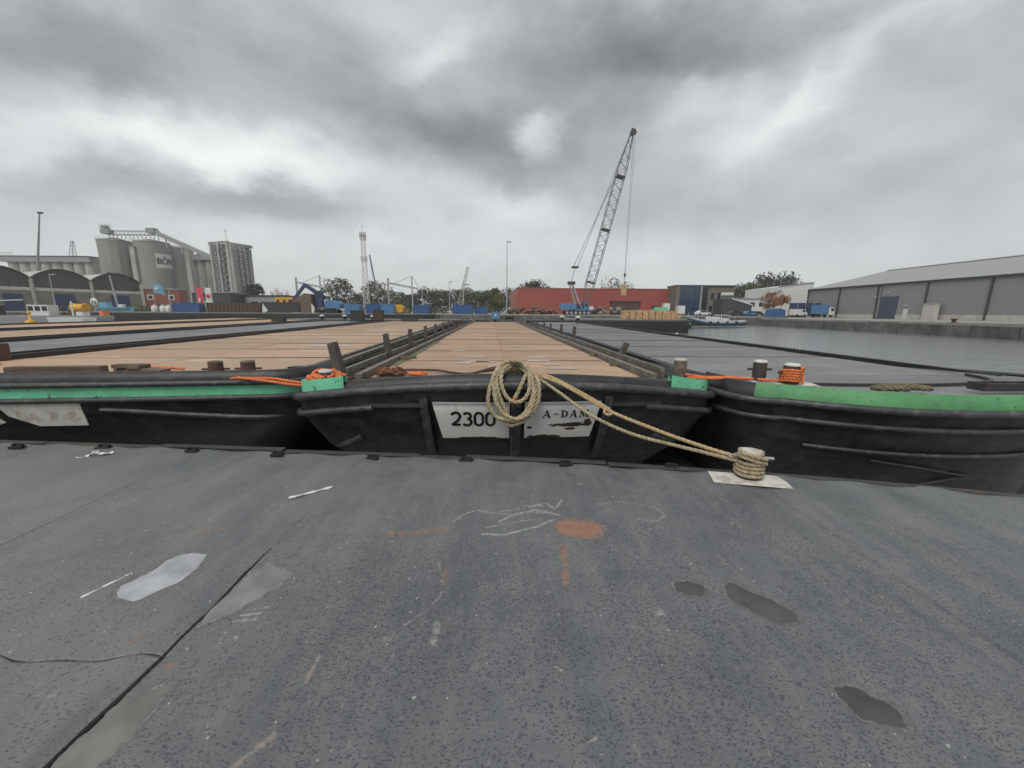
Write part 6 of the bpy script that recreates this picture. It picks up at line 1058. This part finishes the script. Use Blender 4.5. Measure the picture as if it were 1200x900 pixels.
# ------------------------------------------------------------------ trees
def tree_mesh(seed, h, w, mat, dens=1., low=.22, lf_=.5):
    q = random.Random(seed); tr = MB(); tr.tube([(0,0,0),(q.uniform(-.02,.02)*h,0,h*.3),(q.uniform(-.03,.03)*h,q.uniform(-.03,.03)*h,h*.72)],[h*.024,h*.018,h*.006],7)
    ends = []
    for i in range(9): a = i*2.4+q.uniform(-.3,.3); z0 = h*q.uniform(low+.05,.55); r = w*.5*q.uniform(.4,.85); z1 = z0+h*q.uniform(.12,.34); tr.tube([(0,0,z0),(r*.5*math.cos(a),r*.5*math.sin(a),z0+(z1-z0)*.65),(r*math.cos(a),r*math.sin(a),z1)],[h*.010,h*.006,h*.002],5); ends.append((r*math.cos(a),r*math.sin(a),z1))
    cl = [(*e,w*q.uniform(.13,.21)) for e in ends]
    for i in range(int(30*dens)):
        t = q.uniform(0,1); z = h*(low+.08+(.86-low)*t); m = w*.5*(math.sin(PI*min(1,.16+t*.80))**.7); a = q.uniform(0,2*PI); r = m*math.sqrt(q.uniform(.05,1)); cl.append((r*math.cos(a),r*math.sin(a),z,w*q.uniform(.09,.19)))
    cr = MB()
    for cx,cy,cz,cs in cl:
        for k in range(int(70*dens)):
            d = Vector((q.gauss(0,1),q.gauss(0,1),q.gauss(0,.8))); d = d.normalized()*cs*q.uniform(.35,1.05)**.6; p = Vector((cx,cy,cz))+d; s_ = lf_*q.uniform(.5,1.2); u = Vector((q.gauss(0,1),q.gauss(0,1),q.gauss(0,1))).normalized(); v = u.orthogonal().normalized(); n_ = u.cross(v)
            cr.v += [tuple(p+v*s_),tuple(p+n_*s_*.55),tuple(p-v*s_),tuple(p-n_*s_*.55)]; o = len(cr.v)-4; cr.f.append((o,o+1,o+2,o+3)); cr.sm.append(False)
    def mk(m_,nm,mt_): me = D.meshes.new(nm); me.from_pydata(m_.v,[],m_.f); me.materials.append(mt_); return me
    return mk(tr,'trunk',bark), mk(cr,'crown',mat)
TM = {'a':tree_mesh(1,16,13,leaf_g),'b':tree_mesh(2,17,12,leaf_g,.8),'c':tree_mesh(3,15,16,leaf_d,1.1,.12),'d':tree_mesh(4,14,9,leaf_d,1.2,.08,.45),'e':tree_mesh(5,10,7.5,leaf_y,1.,.05,.4),'f':tree_mesh(6,7.5,8,leaf_o,.7,.25,.32),'g':tree_mesh(7,16,15,leaf_g,.5,.25,.42)}
def tree(k, u, y, s, label, z=1., rz=0.):
    t = thing('tree', label, 'tree', (u*y,y,z), rz, 'trees behind the harbour yard'); t.scale = (s[0],s[0],s[1]) if isinstance(s,tuple) else (s,s,s)
    link('trunk', TM[k][0], t); link('crown', TM[k][1], t)
TL = [('d',-.655,170,.86,'dark dense conifer shaped tree just right of the concrete tower'),('g',-.585,230,.85,'thin flat topped tree right of the dark conifer shaped tree'),('c',-.52,220,.62,'low dark tree behind the yellow site cabin'),('b',-.445,190,1.2,'tall loose tree behind the material handler'),
 ('c',-.385,210,.85,'broad dark tree just left of the lattice mast foot'),('b',-.345,200,1.15,'tall rounded tree standing right at the lattice mast'),('a',-.295,215,.95,'broad tree between the lattice mast and right derrick'),('d',-.262,230,.95,'narrow dark tree left of the right derrick'),('c',-.215,200,1.02,'wide dark tree under the right derrick jib'),('a',-.185,215,1.02,'bushy tree right of the right derrick king post'),
 ('b',-.150,230,1.0,'tall tree directly left of the distant lattice crane'),('a',-.115,210,1.05,'bushy tree behind the left end of the dark blue container'),('c',-.085,220,1.02,'wide dark tree behind the dark blue container'),('d',-.058,215,1.1,'narrow dark tree behind the dark blue container, right end'),('a',-.036,225,1.,'bushy tree left of the yellow tree and lamp post'),('e',-.045,150,.95,'yellow green small tree left of the tall lamp post'),
 ('c',.058,215,(1.35,1.32),'big dark tree rising above the left part of the red shed'),('b',-.012,225,1.05,'tree just behind the tall lamp post, left of the red shed'),('g',.252,210,1.25,'open branched tree above the red shed, left of the hanging bale'),('g',.285,215,1.12,'open branched tree directly behind the crane hook'),('c',.325,220,.78,'low dark tree peeping over the red shed near the office'),
 ('c',.575,215,(1.25,1.2),'dark rounded tree left of the biggest tree on the right'),('c',.655,210,(1.75,1.62),'biggest dark rounded tree behind the low white building'),('c',.735,225,(1.0,1.32),'dark tree peeping over the white building near the warehouse'),('a',.61,200,1.05,'green tree low between the two big rounded trees'),('f',.665,128,1.05,'small orange brown autumn tree before the white building')]
for i,(k,u,y,s,lb) in enumerate(TL): tree(k,u,y,(s[0],s[1]*.9) if isinstance(s,tuple) else (s*1.08,s*.80) if abs(u)<.6 and k not in 'eg' else s,lb,1.,i*1.7)
mb = MB(); q = random.Random(31)                          # far belt of woodland behind the yard
for i in range(9000):
    x = q.uniform(-330,60); m_ = 7+3*math.sin(x*.05)+2*math.sin(x*.17+1); p = Vector((x,q.uniform(255,275),1+q.uniform(0,1)**.7*m_)); s_ = q.uniform(.5,1.1); u = Vector((q.gauss(0,1),q.gauss(0,1),q.gauss(0,1))).normalized(); v = u.orthogonal().normalized(); n_ = u.cross(v); mb.add([p+v*s_,p+n_*s_*.6,p-v*s_,p-n_*s_*.6],((0,1,2,3),))
me = D.meshes.new('woodland'); me.from_pydata(mb.v,[],mb.f); me.materials.append(leaf_d); link('woodland', me, kind='stuff', label='far belt of dark woodland behind the yard', cat='woodland')
mb = MB(); q = random.Random(32)
for i in range(2600):
    x = q.choice([q.uniform(-118,-84),q.uniform(-50,-20),q.uniform(-86,-70)]); p = Vector((x,q.uniform(118,124),1+q.uniform(0,1)*1.7)); s_ = q.uniform(.2,.5); u = Vector((q.gauss(0,1),q.gauss(0,1),q.gauss(0,1))).normalized(); v = u.orthogonal().normalized(); n_ = u.cross(v); mb.add([p+v*s_,p+n_*s_*.6,p-v*s_,p-n_*s_*.6],((0,1,2,3),))
me = D.meshes.new('undergrowth'); me.from_pydata(mb.v,[],mb.f); me.materials.append(leaf_g); link('undergrowth', me, kind='stuff', label='scrubby undergrowth along the back of the quay yard', cat='undergrowth')
# ------------------------------------------------------------------ thin damp air over the harbour
hz = D.materials.new('haze'); hz.use_nodes = True; n, l = hz.node_tree.nodes, hz.node_tree.links; n.clear(); o = n.new('ShaderNodeOutputMaterial'); v = n.new('ShaderNodeVolumePrincipled')
v.inputs['Color'].default_value = (.93,.95,.96,1); v.inputs['Density'].default_value = .0004; v.inputs['Anisotropy'].default_value = .1; l.new(v.outputs[0], o.inputs['Volume'])
mb = MB(); mb.box((0,1000,28),(7400,5200,62)); mb.build('haze', hz, kind='stuff', label='thin pale haze over the harbour', cat='haze')
